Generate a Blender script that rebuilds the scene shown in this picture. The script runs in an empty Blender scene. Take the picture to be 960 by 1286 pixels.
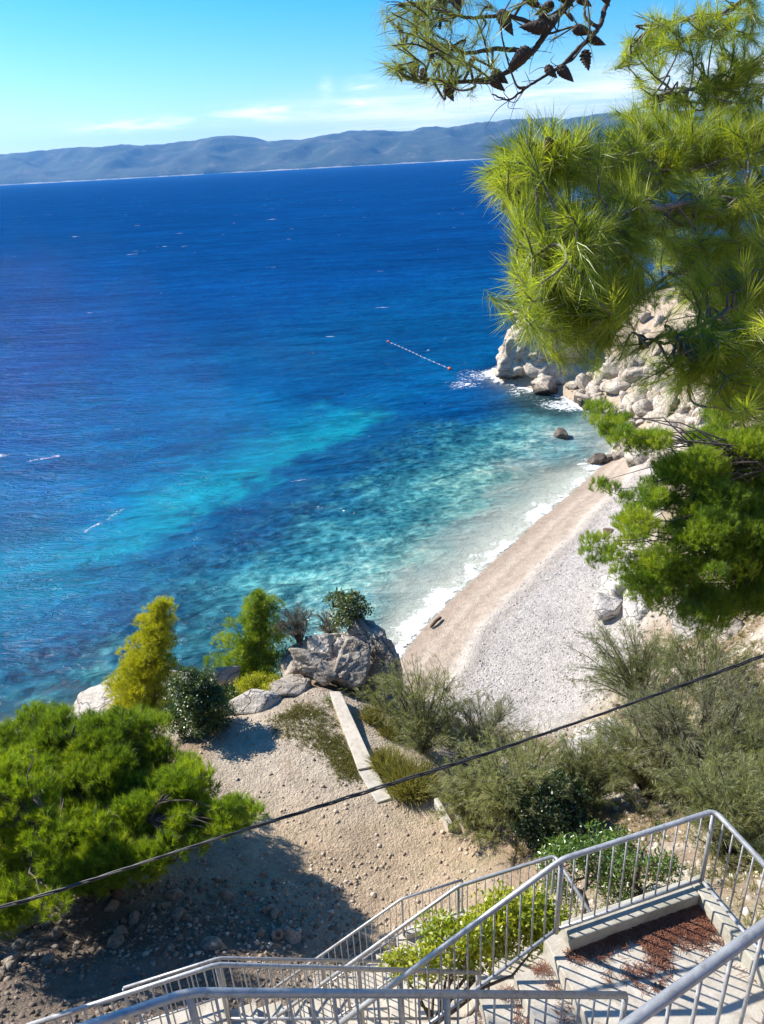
import bpy, bmesh, math, random
import numpy as np
from mathutils import Vector, Matrix, Euler
R = math.radians
rng = np.random.default_rng(7)
random.seed(7)
scene = bpy.context.scene
col = scene.collection

# ------------------------------------------------------------------ camera geometry
F = 940.0; PITCH = R(25); ROLL = math.atan(0.0542); H = 22.0
CAM = np.array([0, 0, H])
FW = np.array([0, math.cos(PITCH), -math.sin(PITCH)])
DN = np.array([0, -math.sin(PITCH), -math.cos(PITCH)])
RT = np.array([1.0, 0, 0])
CR, SR = math.cos(ROLL), math.sin(ROLL)
def ray(px, py):
    x = (px - 480) / F; y = (py - 643) / F
    return FW + (x * CR - y * SR) * RT + (x * SR + y * CR) * DN
def atz(px, py, z):
    d = ray(px, py); return CAM + (z - H) / d[2] * d
def aty(px, py, Y):
    d = ray(px, py); return CAM + Y / d[1] * d
def atd(px, py, zc):
    return CAM + zc * ray(px, py)
SUN_AZ = R(152); SUN_EL = R(38.5)
SUND = np.array([math.cos(SUN_AZ) * math.cos(SUN_EL), math.sin(SUN_AZ) * math.cos(SUN_EL), math.sin(SUN_EL)])

# ------------------------------------------------------------------ numpy noise
_perm = np.random.default_rng(3).permutation(256); _perm = np.concatenate([_perm, _perm, _perm])
_grad = np.random.default_rng(4).normal(size=(256, 3)); _grad /= np.linalg.norm(_grad, axis=1)[:, None]
def perlin(P):
    P = np.asarray(P, float); Pi = np.floor(P).astype(int); f = P - Pi; Pi &= 255
    w = f * f * f * (f * (f * 6 - 15) + 10); out = 0
    for i in (0, 1):
        for j in (0, 1):
            for k in (0, 1):
                h = _perm[_perm[_perm[(Pi[..., 0] + i) & 255] + ((Pi[..., 1] + j) & 255)] + ((Pi[..., 2] + k) & 255)]
                g = _grad[h]; d = f - np.array([i, j, k])
                wt = (w[..., 0] if i else 1 - w[..., 0]) * (w[..., 1] if j else 1 - w[..., 1]) * (w[..., 2] if k else 1 - w[..., 2])
                out = out + wt * (g * d).sum(-1)
    return out
def fbm(P, oct=4, gain=.5):
    P = np.asarray(P, float); s = 0; a = 1
    for o in range(oct):
        s = s + a * perlin(P * 2 ** o + 17.3 * o); a *= gain
    return s
def fbm2(x, y, oct=4, z=0.0, gain=.5):
    return fbm(np.stack([x, y, np.zeros_like(x) + z], -1), oct, gain)
def sstep(a, b, x):
    t = np.clip((x - a) / (b - a), 0, 1); return t * t * (3 - 2 * t)

# ------------------------------------------------------------------ object helpers
def mesh_np(name, V, Fs, mat=None, parent=None, smooth=False, attrs=None, link=True):
    """Fs: list of (m,k) int arrays. attrs: {name: array (n,) or (n,3)} on points."""
    me = bpy.data.meshes.new(name)
    V = np.asarray(V, np.float32)
    if isinstance(Fs, np.ndarray): Fs = [Fs]
    Fs = [np.asarray(f, np.int32) for f in Fs if len(f)]
    loops = np.concatenate([f.ravel() for f in Fs])
    tot = np.concatenate([np.full(len(f), f.shape[1], np.int32) for f in Fs])
    start = np.concatenate([[0], np.cumsum(tot)[:-1]]).astype(np.int32)
    me.vertices.add(len(V)); me.vertices.foreach_set('co', V.ravel())
    me.loops.add(len(loops)); me.loops.foreach_set('vertex_index', loops)
    me.polygons.add(len(tot)); me.polygons.foreach_set('loop_start', start)
    me.polygons.foreach_set('loop_total', tot)
    if smooth: me.polygons.foreach_set('use_smooth', np.ones(len(tot), bool))
    for k, a in (attrs or {}).items():
        a = np.asarray(a, np.float32)
        if a.ndim == 1:
            at = me.attributes.new(k, 'FLOAT', 'POINT'); at.data.foreach_set('value', a)
        else:
            at = me.attributes.new(k, 'FLOAT_COLOR', 'POINT')
            at.data.foreach_set('color', np.concatenate([a, np.ones((len(a), 1), np.float32)], 1).ravel())
    me.update(calc_edges=True)
    if mat: me.materials.append(mat)
    return new_obj(name, me, parent) if link else me
def new_obj(name, me, parent=None):
    o = bpy.data.objects.new(name, me); col.objects.link(o)
    if parent is not None: o.parent = parent
    return o
def tag(o, label=None, cat=None, group=None, kind=None):
    if label: o['label'] = label
    if cat: o['category'] = cat
    if group: o['group'] = group
    if kind: o['kind'] = kind
    return o
def empty(name, loc, label, cat, group=None):
    o = bpy.data.objects.new(name, None); o.empty_display_size = .2; col.objects.link(o)
    o.location = [float(v) for v in loc]; return tag(o, label, cat, group)
def rel(root, V):
    return np.asarray(V, float) - np.array(root.location)
def bm_obj(name, bm, mat, parent=None, smooth=False):
    me = bpy.data.meshes.new(name); bm.to_mesh(me); bm.free()
    if mat: me.materials.append(mat)
    if smooth:
        for p in me.polygons: p.use_smooth = True
    return new_obj(name, me, parent)
class Acc:
    """collects pieces of one mesh"""
    def __init__(s): s.V = []; s.F = {}; s.n = 0; s.A = []
    def add(s, V, Fs, a=None):
        V = np.asarray(V, float)
        for f in (Fs if isinstance(Fs, list) else [Fs]):
            if len(f): s.F.setdefault(f.shape[1], []).append(np.asarray(f) + s.n)
        s.V.append(V); s.n += len(V)
        s.A.append(np.full(len(V), .5) if a is None else np.broadcast_to(np.asarray(a, float), (len(V),)))
    def tube(s, pts, rad, k=6, a=None, cap=True):
        s.add(*tube(pts, rad, k, cap), a)
    def build(s, name, mat, parent=None, smooth=False):
        V = np.concatenate(s.V)
        if parent is not None: V = V - np.array(parent.location)
        return mesh_np(name, V, [np.concatenate(f) for f in s.F.values()], mat, parent, smooth, {'tint': np.concatenate(s.A)})
def tube(pts, rad, k=6, cap=True):
    P = np.asarray(pts, float); n = len(P); rad = np.broadcast_to(np.asarray(rad, float), (n,))
    T = np.gradient(P, axis=0) if n > 2 else np.repeat((P[1] - P[0])[None], n, 0)
    T /= np.linalg.norm(T, axis=1)[:, None] + 1e-9
    ref = np.array([0, 0, 1.0]) if abs(T[:, 2]).mean() < .8 else np.array([1.0, .1, 0])
    U = np.cross(T, ref); U /= np.linalg.norm(U, axis=1)[:, None] + 1e-9
    W = np.cross(T, U); th = np.arange(k) * 2 * math.pi / k
    V = (P[:, None] + rad[:, None, None] * (np.cos(th)[None, :, None] * U[:, None] + np.sin(th)[None, :, None] * W[:, None])).reshape(-1, 3)
    i = np.arange(n - 1)[:, None] * k; j = np.arange(k)[None]; j2 = (j + 1) % k
    Q = np.stack([i + j, i + j2, i + k + j2, i + k + j], -1).reshape(-1, 4)
    Fs = [Q]
    if cap:
        V = np.concatenate([V, P[:1], P[-1:]]); a, b = n * k, n * k + 1; j = np.arange(k); j2 = (j + 1) % k
        Fs.append(np.concatenate([np.stack([np.full(k, a), j2, j], -1), np.stack([np.full(k, b), (n - 1) * k + j, (n - 1) * k + j2], -1)]))
    return V, Fs
def bezier(P, n=12):
    """Catmull-Rom through points"""
    P = np.asarray(P, float); Q = np.concatenate([[2 * P[0] - P[1]], P, [2 * P[-1] - P[-2]]]); out = []
    for i in range(len(P) - 1):
        a, b, c, d = Q[i:i + 4]
        for t in np.linspace(0, 1, n, endpoint=False):
            out.append(.5 * ((2 * b) + (c - a) * t + (2 * a - 5 * b + 4 * c - d) * t * t + (3 * b - a - 3 * c + d) * t ** 3))
    out.append(P[-1]); return np.array(out)
def unit(D): return D / (np.linalg.norm(D, axis=-1, keepdims=True) + 1e-9)
def rand_dir(n): return unit(rng.normal(size=(n, 3)))

# ------------------------------------------------------------------ materials
def new_mat(name):
    m = bpy.data.materials.new(name); m.use_nodes = True; nt = m.node_tree; nt.nodes.clear()
    return m, nt.nodes, nt.links
def nd(N, t, **kw):
    n = N.new(t)
    for k, v in kw.items():
        if k in n.inputs: n.inputs[k].default_value = v
        else: setattr(n, k, v)
    return n
def mixc(N, L, fac, a, b, mode='MIX'):
    m = N.new('ShaderNodeMix'); m.data_type = 'RGBA'; m.blend_type = mode
    for i, v in ((0, fac), (6, a), (7, b)):
        if hasattr(v, 'is_linked'): L.new(v, m.inputs[i])
        elif i == 0: m.inputs[0].default_value = v
        else: m.inputs[i].default_value = (*v[:3], 1)
    return m.outputs[2]
def noise(N, L, vec, scale, detail=4, rough=.55, dist=0):
    n = N.new('ShaderNodeTexNoise'); n.inputs['Scale'].default_value = scale; n.inputs['Detail'].default_value = detail
    n.inputs['Roughness'].default_value = rough; n.inputs['Distortion'].default_value = dist; L.new(vec, n.inputs['Vector']); return n.outputs['Fac']
def ramp(N, L, fac, stops):
    r = N.new('ShaderNodeValToRGB'); L.new(fac, r.inputs[0]); e = r.color_ramp.elements
    while len(e) < len(stops): e.new(.5)
    for k, (p, c) in enumerate(stops):
        e[k].position = p; e[k].color = (*c, 1) if len(c) == 3 else c
    return r.outputs[0]
def g(v): return (v, v, v)
def finish(N, L, sh): L.new(sh, N.new('ShaderNodeOutputMaterial').inputs[0])
def math_(N, L, op, a, b=None, c=None, clamp=False):
    m = N.new('ShaderNodeMath'); m.operation = op; m.use_clamp = clamp
    for i, v in enumerate((a, b, c)):
        if v is None: continue
        if hasattr(v, 'is_linked'): L.new(v, m.inputs[i])
        else: m.inputs[i].default_value = v
    return m.outputs[0]
def attr(N, name, out='Fac'):
    a = N.new('ShaderNodeAttribute'); a.attribute_name = name; return a.outputs[out]

def leaf_mat(name, c0, c1, c2=None, trans=.4, gloss=.06, rough=.45):
    m, N, L = new_mat(name)
    t = attr(N, 'tint')
    c = ramp(N, L, t, [(0, c0), (.6, c1), (1, c2 or c1)])
    d = N.new('ShaderNodeBsdfDiffuse'); L.new(c, d.inputs[0])
    tr = N.new('ShaderNodeBsdfTranslucent'); tc = mixc(N, L, 1.0, c, (1.25, 1.2, .6), 'MULTIPLY'); L.new(tc, tr.inputs[0])
    mx = N.new('ShaderNodeMixShader'); mx.inputs[0].default_value = trans; L.new(d.outputs[0], mx.inputs[1]); L.new(tr.outputs[0], mx.inputs[2])
    gl = N.new('ShaderNodeBsdfGlossy'); gl.inputs['Roughness'].default_value = rough; gl.inputs[0].default_value = (.9, .95, .85, 1)
    m2 = N.new('ShaderNodeMixShader'); m2.inputs[0].default_value = gloss; L.new(mx.outputs[0], m2.inputs[1]); L.new(gl.outputs[0], m2.inputs[2])
    finish(N, L, m2.outputs[0]); return m
def bark_mat(name, a, b, sc=14):
    m, N, L = new_mat(name); tc = N.new('ShaderNodeTexCoord').outputs['Object']
    f = noise(N, L, tc, sc, 6, .65); p = nd(N, 'ShaderNodeBsdfPrincipled', Roughness=.9)
    L.new(ramp(N, L, f, [(.3, a), (.7, b)]), p.inputs['Base Color'])
    bp = nd(N, 'ShaderNodeBump', Strength=.7, Distance=.02); L.new(f, bp.inputs['Height']); L.new(bp.outputs[0], p.inputs['Normal'])
    finish(N, L, p.outputs[0]); return m
def rock_mat(name, a, b, dark, crack=1.0, wet=None):
    m, N, L = new_mat(name)
    tc = N.new('ShaderNodeTexCoord').outputs['Object']; geo = N.new('ShaderNodeNewGeometry')
    mp = nd(N, 'ShaderNodeMapping'); mp.inputs['Scale'].default_value = (1, 1, 1.6); mp.inputs['Rotation'].default_value = (.5, .3, 0); L.new(tc, mp.inputs[0])
    f = noise(N, L, mp.outputs[0], 1.1, 8, .62, .4); f2 = noise(N, L, tc, 9, 6, .7)
    c = ramp(N, L, f, [(.28, dark), (.42, a), (.62, b), (.8, a)])
    c = mixc(N, L, .55, c, ramp(N, L, f2, [(.25, g(.45)), (.55, g(1.0)), (.8, g(1.25))]), 'MULTIPLY')
    v = N.new('ShaderNodeTexVoronoi'); v.feature = 'DISTANCE_TO_EDGE'; v.inputs['Scale'].default_value = .9
    wv = N.new('ShaderNodeVectorMath'); wv.operation = 'ADD'; L.new(mp.outputs[0], wv.inputs[0])
    nn = N.new('ShaderNodeTexNoise'); nn.inputs['Scale'].default_value = 1.7; nn.inputs['Detail'].default_value = 4; L.new(tc, nn.inputs[0]); L.new(nn.outputs['Color'], wv.inputs[1])
    L.new(wv.outputs[0], v.inputs['Vector'])
    ck = ramp(N, L, v.outputs['Distance'], [(0, g(.25)), (.035 * crack, g(1))])
    c = mixc(N, L, .65, c, ck, 'MULTIPLY')
    if wet is not None:      # dark tide zone just above the water line
        sp = N.new('ShaderNodeSeparateXYZ'); L.new(geo.outputs['Position'], sp.inputs[0])
        zz = math_(N, L, 'ADD', sp.outputs[2], math_(N, L, 'MULTIPLY', f, -wet))
        wm = ramp(N, L, math_(N, L, 'MULTIPLY_ADD', zz, .5, .5), [(.42, g(1)), (.62, g(0))])
        c = mixc(N, L, wm, c, (.075, .06, .045))
    p = nd(N, 'ShaderNodeBsdfPrincipled', Roughness=.88); L.new(c, p.inputs['Base Color'])
    hsum = math_(N, L, 'ADD', math_(N, L, 'MULTIPLY', f2, .5), math_(N, L, 'MULTIPLY', ck, .45))
    wv2 = N.new('ShaderNodeTexWave'); wv2.bands_direction = 'Z'; wv2.inputs['Scale'].default_value = 1.6; wv2.inputs['Distortion'].default_value = 7; wv2.inputs['Detail'].default_value = 4; wv2.inputs['Detail Scale'].default_value = .8; L.new(mp.outputs[0], wv2.inputs[0])
    hsum = math_(N, L, 'ADD', hsum, math_(N, L, 'ADD', math_(N, L, 'MULTIPLY', f, 1.2), math_(N, L, 'MULTIPLY', wv2.outputs['Fac'], .05)))
    bp = nd(N, 'ShaderNodeBump', Strength=1.0, Distance=.17); L.new(hsum, bp.inputs['Height']); L.new(bp.outputs[0], p.inputs['Normal'])
    finish(N, L, p.outputs[0]); return m

M = {}
M['rock'] = rock_mat('limestone', (.46, .41, .35), (.60, .55, .48), (.22, .19, .16))
M['shore_rock'] = rock_mat('shore_limestone', (.49, .405, .315), (.64, .56, .46), (.22, .175, .13), wet=1.6)
M['sea_rock'] = rock_mat('wet_rock', (.12, .095, .075), (.22, .18, .14), (.05, .042, .035))
M['grey_rock'] = rock_mat('grey_limestone', (.34, .29, .235), (.47, .41, .34), (.15, .125, .095))
M['white_rock'] = rock_mat('white_limestone', (.54, .50, .45), (.63, .59, .53), (.34, .31, .27))
M['bark'] = bark_mat('pine_bark', (.045, .035, .03), (.16, .125, .1))
M['grey_bark'] = bark_mat('grey_branch_bark', (.09, .075, .06), (.27, .24, .20), 30)
M['twig'] = bark_mat('twig_bark', (.05, .038, .03), (.13, .1, .08), 60)
M['cone'] = bark_mat('cone_scales', (.035, .024, .018), (.13, .09, .065), 120)
M['needle'] = leaf_mat('aleppo_needles', (.12, .18, .022), (.30, .38, .03), (.50, .53, .05), .66, .05)
M['needle_grey'] = leaf_mat('sparse_needles', (.16, .20, .06), (.25, .30, .06), (.36, .38, .08), .5, .06)
M['pine_a'] = leaf_mat('bright_pine_needles', (.10, .18, .014), (.24, .36, .02), (.42, .47, .028), .5, .04)
M['pine_l'] = leaf_mat('lime_pine_needles', (.11, .19, .012), (.25, .36, .018), (.42, .47, .026), .5, .03)
M['pine_b'] = leaf_mat('mid_pine_needles', (.075, .14, .012), (.19, .295, .018), (.36, .42, .026), .48, .04)
M['pine_y'] = leaf_mat('yellow_pine_needles', (.22, .26, .014), (.43, .44, .016), (.54, .52, .02), .5, .03)
M['pine_d'] = leaf_mat('dark_pine_needles', (.035, .075, .015), (.07, .135, .018), (.1, .16, .02), .3, .03)
M['leaf_dark'] = leaf_mat('dark_glossy_leaves', (.022, .045, .016), (.045, .085, .025), (.09, .13, .04), .25, .08, .35)
M['leaf_mid'] = leaf_mat('mid_green_leaves', (.03, .06, .016), (.075, .125, .025), (.15, .20, .045), .3, .07, .4)
M['tamarisk_grey'] = leaf_mat('grey_green_sprays', (.13, .135, .075), (.25, .255, .15), (.36, .35, .23), .35, .03)
M['leaf_green'] = leaf_mat('laurel_leaves', (.05, .105, .014), (.10, .185, .022), (.19, .28, .035), .35, .07, .35)
M['leaf_yellow'] = leaf_mat('yellow_green_leaves', (.16, .24, .015), (.36, .40, .02), (.5, .48, .04), .45, .06, .35)
M['leaf_olive'] = leaf_mat('fig_leaves', (.05, .085, .025), (.1, .14, .04), (.17, .19, .06), .35, .08)
M['tamarisk'] = leaf_mat('tamarisk_sprays', (.135, .155, .062), (.265, .285, .115), (.39, .40, .19), .45, .03)
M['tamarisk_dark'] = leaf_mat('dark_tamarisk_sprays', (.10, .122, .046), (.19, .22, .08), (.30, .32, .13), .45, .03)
M['dry_twig'] = leaf_mat('dry_grey_twigs', (.10, .09, .075), (.19, .17, .14), (.27, .24, .2), .1, .02)
M['grass'] = leaf_mat('dry_grass_blades', (.11, .12, .03), (.21, .2, .06), (.36, .31, .14), .3, .03)
M['reed'] = leaf_mat('yellow_grass_blades', (.16, .17, .04), (.29, .27, .08), (.4, .36, .14), .3, .03)
M['litter'] = leaf_mat('fallen_red_needles', (.10, .04, .024), (.19, .075, .045), (.29, .14, .085), .05, .03)

def steel(name, a, b, rough=.45, metal=.4):
    m, N, L = new_mat(name); tc = N.new('ShaderNodeTexCoord').outputs['Object']
    v = N.new('ShaderNodeTexVoronoi'); v.inputs['Scale'].default_value = 45; L.new(tc, v.inputs['Vector'])
    f = noise(N, L, tc, 9, 5, .6)
    c = mixc(N, L, .35, ramp(N, L, f, [(.3, a), (.7, b)]), v.outputs['Color'], 'SOFT_LIGHT')
    bw = N.new('ShaderNodeHueSaturation'); bw.inputs['Saturation'].default_value = .12; L.new(c, bw.inputs['Color'])
    fr_ = noise(N, L, tc, 3.3, 8, .75)
    cr_ = mixc(N, L, ramp(N, L, fr_, [(.60, g(0)), (.70, g(.55))]), bw.outputs[0], (.20, .13, .085))
    p = nd(N, 'ShaderNodeBsdfPrincipled', Metallic=metal); L.new(cr_, p.inputs['Base Color'])
    L.new(ramp(N, L, f, [(.3, g(rough - .1)), (.7, g(rough + .12))]), p.inputs['Roughness'])
    finish(N, L, p.outputs[0]); return m
M['steel'] = steel('galvanised_steel', (.28, .285, .29), (.38, .385, .39))
def concrete(name, a, b, dirt):
    m, N, L = new_mat(name); tc = N.new('ShaderNodeTexCoord').outputs['Object']
    f = noise(N, L, tc, 2.2, 6, .6); f2 = noise(N, L, tc, 40, 4, .7); f3 = noise(N, L, tc, 5, 7, .7, .6)
    c = ramp(N, L, f, [(.3, a), (.65, b)])
    c = mixc(N, L, ramp(N, L, f3, [(.47, g(0)), (.68, g(.75))]), c, dirt)
    c = mixc(N, L, .5, c, ramp(N, L, f2, [(.3, g(.7)), (.7, g(1.1))]), 'MULTIPLY')
    p = nd(N, 'ShaderNodeBsdfPrincipled', Roughness=.9); L.new(c, p.inputs['Base Color'])
    bp = nd(N, 'ShaderNodeBump', Strength=.4, Distance=.01); L.new(f2, bp.inputs['Height']); L.new(bp.outputs[0], p.inputs['Normal'])
    finish(N, L, p.outputs[0]); return m
M['concrete'] = concrete('weathered_concrete', (.42, .38, .315), (.52, .475, .405), (.26, .21, .155))
M['kerb'] = concrete('kerb_concrete', (.38, .355, .29), (.47, .445, .375), (.22, .205, .14))
M['slab'] = concrete('slab_concrete', (.44, .39, .32), (.54, .49, .41), (.32, .26, .19))
def plain(name, c, rough=.6, metal=0.0):
    m, N, L = new_mat(name); tc = N.new('ShaderNodeTexCoord').outputs['Object']; f = noise(N, L, tc, 18, 4)
    p = nd(N, 'ShaderNodeBsdfPrincipled', Roughness=rough, Metallic=metal)
    L.new(mixc(N, L, .4, c, ramp(N, L, f, [(.3, g(.6)), (.7, g(1.2))]), 'MULTIPLY'), p.inputs['Base Color']); finish(N, L, p.outputs[0]); return m
M['cable'] = plain('black_cable', (.025, .024, .024), .5)
M['orange'] = plain('orange_plastic', (.75, .14, .04), .4)
M['white'] = plain('white_plastic', (.78, .78, .76), .4)
M['wood'] = plain('driftwood', (.12, .075, .045), .9)
M['stone_step'] = concrete('stone_step', (.42, .39, .33), (.55, .51, .44), (.26, .22, .17))

# ------------------------------------------------------------------ terrain
COAST = np.array([(-400, 60), (-120, 24), (-40, 23), (-22, 25.2), (-16, 26.8), (-12, 27.8), (-8.5, 28.5), (-5, 27.5), (-2.6, 27), (-1.0, 27.3),
                  (-.25, 28.2), (1.3, 31.9), (3.2, 34.7), (6.5, 39.3), (10.6, 44.9), (15.0, 50.5), (17.4, 53.8), (19.5, 58), (20.6, 63), (20.2, 67.2),
                  (18.8, 72), (16.2, 75.5), (13.6, 79), (13.3, 83), (17, 89), (26, 93), (42, 95), (75, 100), (160, 115), (400, 190), (900, 700), (900, -600), (-400, -600)], float)
def coast_sd(x, y):
    """distance to the coast line, positive over the sea"""
    P = np.stack([x, y], -1); d = np.full(x.shape, 1e9); ins = np.zeros(x.shape, bool); n = len(COAST)
    for i in range(n):
        a, b = COAST[i], COAST[(i + 1) % n]; ab = b - a
        t = np.clip(((P - a) @ ab) / (ab @ ab), 0, 1)
        d = np.minimum(d, np.hypot(P[..., 0] - a[0] - t * ab[0], P[..., 1] - a[1] - t * ab[1]))
        c = ((a[1] > y) != (b[1] > y)) & (x < (b[0] - a[0]) * (y - a[1]) / (b[1] - a[1] + 1e-12) + a[0]); ins ^= c
    return np.where(ins, -d, d)
CP = [  # x, y, z control heights of the land
    # beach
    (2.2, 29.5, .55), (4.6, 33, .6), (8, 37.5, .6), (12, 43, .6), (16.2, 48.8, .6),
    (4.2, 28, .95), (7, 32, 1.05), (10.5, 36.8, 1.05), (14, 42, 1.1), (17.5, 47.5, 1.1), (4, 25.5, 1.4), (7.6, 25.8, 1.4), (10.5, 30, 1.5), (13, 35, 1.6), (16, 40, 1.9), (19, 47, 2.2), (1.2, 25.8, .9), (.6, 28, .6),
    (12.5, 30.5, 2.6), (14.5, 33.5, 2.9), (17, 38, 3.4),
    # right slope
    (10.5, 25, 2.6), (13.8, 26, 3.8), (6.5, 21, 2.6), (3, 22, 2.6), (16, 30, 5), (20, 36, 6), (23, 42, 6.5), (24, 50, 5), (27, 34, 10), (20, 26, 8), (14, 20, 7.5), (9, 17, 6), (8.7, 13.5, 8), (12, 10, 11), (18, 14, 12.5), (25, 22, 13), (40, 30, 18), (60, 40, 24), (30, 8, 19),
    # gap between terrace and beach
    (1.2, 22, 3.2), (2.2, 19, 4.6), (5, 17, 5.2), (1.6, 16.2, 6.1), (3.6, 14, 6.8), (5.2, 11, 8.6), (.4, 19.5, 5.2),
    # terrace
    (-1.6, 19.2, 6.3), (-4.7, 17.6, 6.4), (-1.7, 13.6, 6.6), (1.4, 12.9, 6.6), (-3.6, 15, 6.5), (-2, 11.2, 6.8), (-5, 12, 7), (-.6, 17, 6.4), (-4.5, 19.2, 6.3), (-7, 18, 6.3), (-2.4, 20.4, 6.2), (-7.5, 14.5, 6.8),
    # cliff left
    (-5.5, 21, 5.2), (-8, 21.5, 4.2), (-4.5, 23.2, 3.6), (-8, 23.2, 3.0), (-3, 22, 5.2), (-1.2, 23, 4.2), (-1.0, 25.5, 1.2), (-5, 25.5, 1.0), (-9, 25.5, 1.2), (-12.5, 25.5, 1.0), (-11, 21, 4.6), (-15, 22, 3.2), (-16, 25.5, .5), (-22, 22, 2.6), (-19, 19, 4.6), (-13, 24, 2.0),
    # left bank
    (-8, 10.5, 8), (-7, 7.5, 10), (-11, 15, 7), (-13, 10, 9.5), (-20, 12, 9), (-4.5, 8.5, 8.8), (-40, 12, 9), (-30, 18, 4.5),
    # under the stairs
    (0, 9.4, 7.2), (2.2, 10.4, 7.6), (-1.5, 7.6, 9.0), (1.8, 8.3, 9.7), (-.4, 5.8, 11.6), (2.6, 6.3, 12.2), (4.6, 6.4, 12.6), (4.8, 9, 10.2), (7, 6, 13.4), (1.8, 4.0, 14.2), (4.6, 4.0, 15), (0, 2, 15.6), (4.6, 1.5, 16.4), (-3.5, 5.5, 11.5), (-5, 3, 14), (-12, 3, 15), (0, -3, 19), (10, -3, 20), (-10, -4, 20), (40, -5, 30), (-40, -5, 24), (12, 4, 15.5),
    # headland
    (17, 80, 3.5), (22, 80, 6), (24, 73, 4.2), (22.5, 66, 1.7), (30, 70, 8.5), (36, 80, 9.5), (27, 60, 5), (42, 70, 12), (26.5, 52, 5.6), (33, 52, 9.5), (30, 88, 6), (50, 85, 11), (50, 60, 15), (80, 80, 15), (100, 60, 25), (160, 90, 25), (250, 120, 30), (250, 0, 70), (120, 20, 45), (380, 100, 50),
]
_cp = np.array(CP, float)
_co = np.concatenate([COAST[i] + (COAST[i + 1] - COAST[i]) * t for i in range(1, len(COAST) - 5) for t in ([0, .5] if np.hypot(*(COAST[i + 1] - COAST[i])) < 14 else [0])]).reshape(-1, 2)
_pts = np.concatenate([_cp[:, :2], _co]); _val = np.concatenate([_cp[:, 2], np.zeros(len(_co))])
_D = np.sqrt(((_pts[:, None] - _pts[None]) ** 2).sum(-1) + .3)
_A = np.zeros((len(_pts) + 1,) * 2); _A[:-1, :-1] = _D - .04 * np.eye(len(_pts)); _A[-1, :-1] = _A[:-1, -1] = 1
_w = np.linalg.solve(_A, np.append(_val, 0))
def seabed(x, y, sd):
    beach = np.exp(-((x - 8) ** 2 + (y - 42) ** 2) / 700.)
    return -np.minimum(sd * (.13 + .35 * (1 - beach)), 13)
def land_z(x, y):
    sh = x.shape; X, Y = x.ravel(), y.ravel(); z = np.zeros(len(X))
    for s in range(0, len(X), 20000):
        d = np.sqrt((X[s:s + 20000, None] - _pts[:, 0]) ** 2 + (Y[s:s + 20000, None] - _pts[:, 1]) ** 2 + .3)
        z[s:s + 20000] = d @ _w[:-1] + _w[-1]
    z = z.reshape(sh); sd = coast_sd(x, y)
    z = np.where(sd > 0, seabed(x, y, sd), np.maximum(z, np.minimum(-sd * .1, .25)))
    return z, sd
def spaced(lo, a, b, hi, h, gr=1.16):
    m = list(np.arange(a, b + h, h)); s = h
    while m[-1] < hi: s *= gr; m.append(min(m[-1] + s, hi))
    s = h; l = [a]
    while l[-1] > lo: s *= gr; l.append(max(l[-1] - s, lo))
    return np.array(l[:0:-1] + m)
tx = spaced(-60, -17, 30, 380, .24, 1.1); ty = spaced(-30, 2, 84, 150, .26, 1.12)
TX, TY = np.meshgrid(tx, ty); TZ, TSD = land_z(TX, TY)
terr = sstep(.5, 1.6, TX + 6.5) * sstep(20.6, 19.5, TY) * sstep(10.2, 11.2, TY) * sstep(2.2, 1.2, TX)   # the flattened terrace
beachm = np.exp(-np.maximum(0, -(TSD) - 0) ** 2 / 900.) * sstep(2.6, 1.9, TZ) * sstep(-1.6, -.2, TX) * sstep(56, 54, TY) * (TSD < 0)
rough = np.clip(1 - terr * .85, 0, 1) * (1 - beachm) * sstep(.3, -.5, TSD)
TZ = TZ + rough * (.34 * fbm2(TX * .45, TY * .45, 4) + .14 * fbm2(TX * 1.8, TY * 1.8, 3, 5)) + .03 * fbm2(TX * 1.1, TY * 1.1, 3, 9)
TZ = TZ + beachm * (.05 * fbm2(TX * .8, TY * .8, 3, 2) + .16 * np.exp(-((-TSD - 3.4 - .5 * fbm2(TX * .2, TY * .2, 2, 1)) / .55) ** 2))
TZ = np.where(TSD > 1.2, TZ + .25 * fbm2(TX * .7, TY * .7, 4, 3) * np.clip(TSD * .1, 0, 1), TZ)
def gz(x, y):
    x = np.asarray(x, float); y = np.asarray(y, float)
    i = np.clip(np.searchsorted(tx, x) - 1, 0, len(tx) - 2); j = np.clip(np.searchsorted(ty, y) - 1, 0, len(ty) - 2)
    u = (x - tx[i]) / (tx[i + 1] - tx[i]); v = (y - ty[j]) / (ty[j + 1] - ty[j])
    return (TZ[j, i] * (1 - u) + TZ[j, i + 1] * u) * (1 - v) + (TZ[j + 1, i] * (1 - u) + TZ[j + 1, i + 1] * u) * v
def ground_hit(px, py):
    """where the line of sight through a pixel meets the ground"""
    d = ray(px, py); t = np.linspace(3, 120, 6000); P = CAM + t[:, None] * d
    hit = P[:, 2] < gz(P[:, 0], P[:, 1])
    return P[np.argmax(hit)] if hit.any() else None
def grid_faces(nx, ny):
    i, j = np.meshgrid(np.arange(nx - 1), np.arange(ny - 1)); a = (j * nx + i).ravel()
    return np.stack([a, a + 1, a + nx + 1, a + nx], -1)
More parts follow.
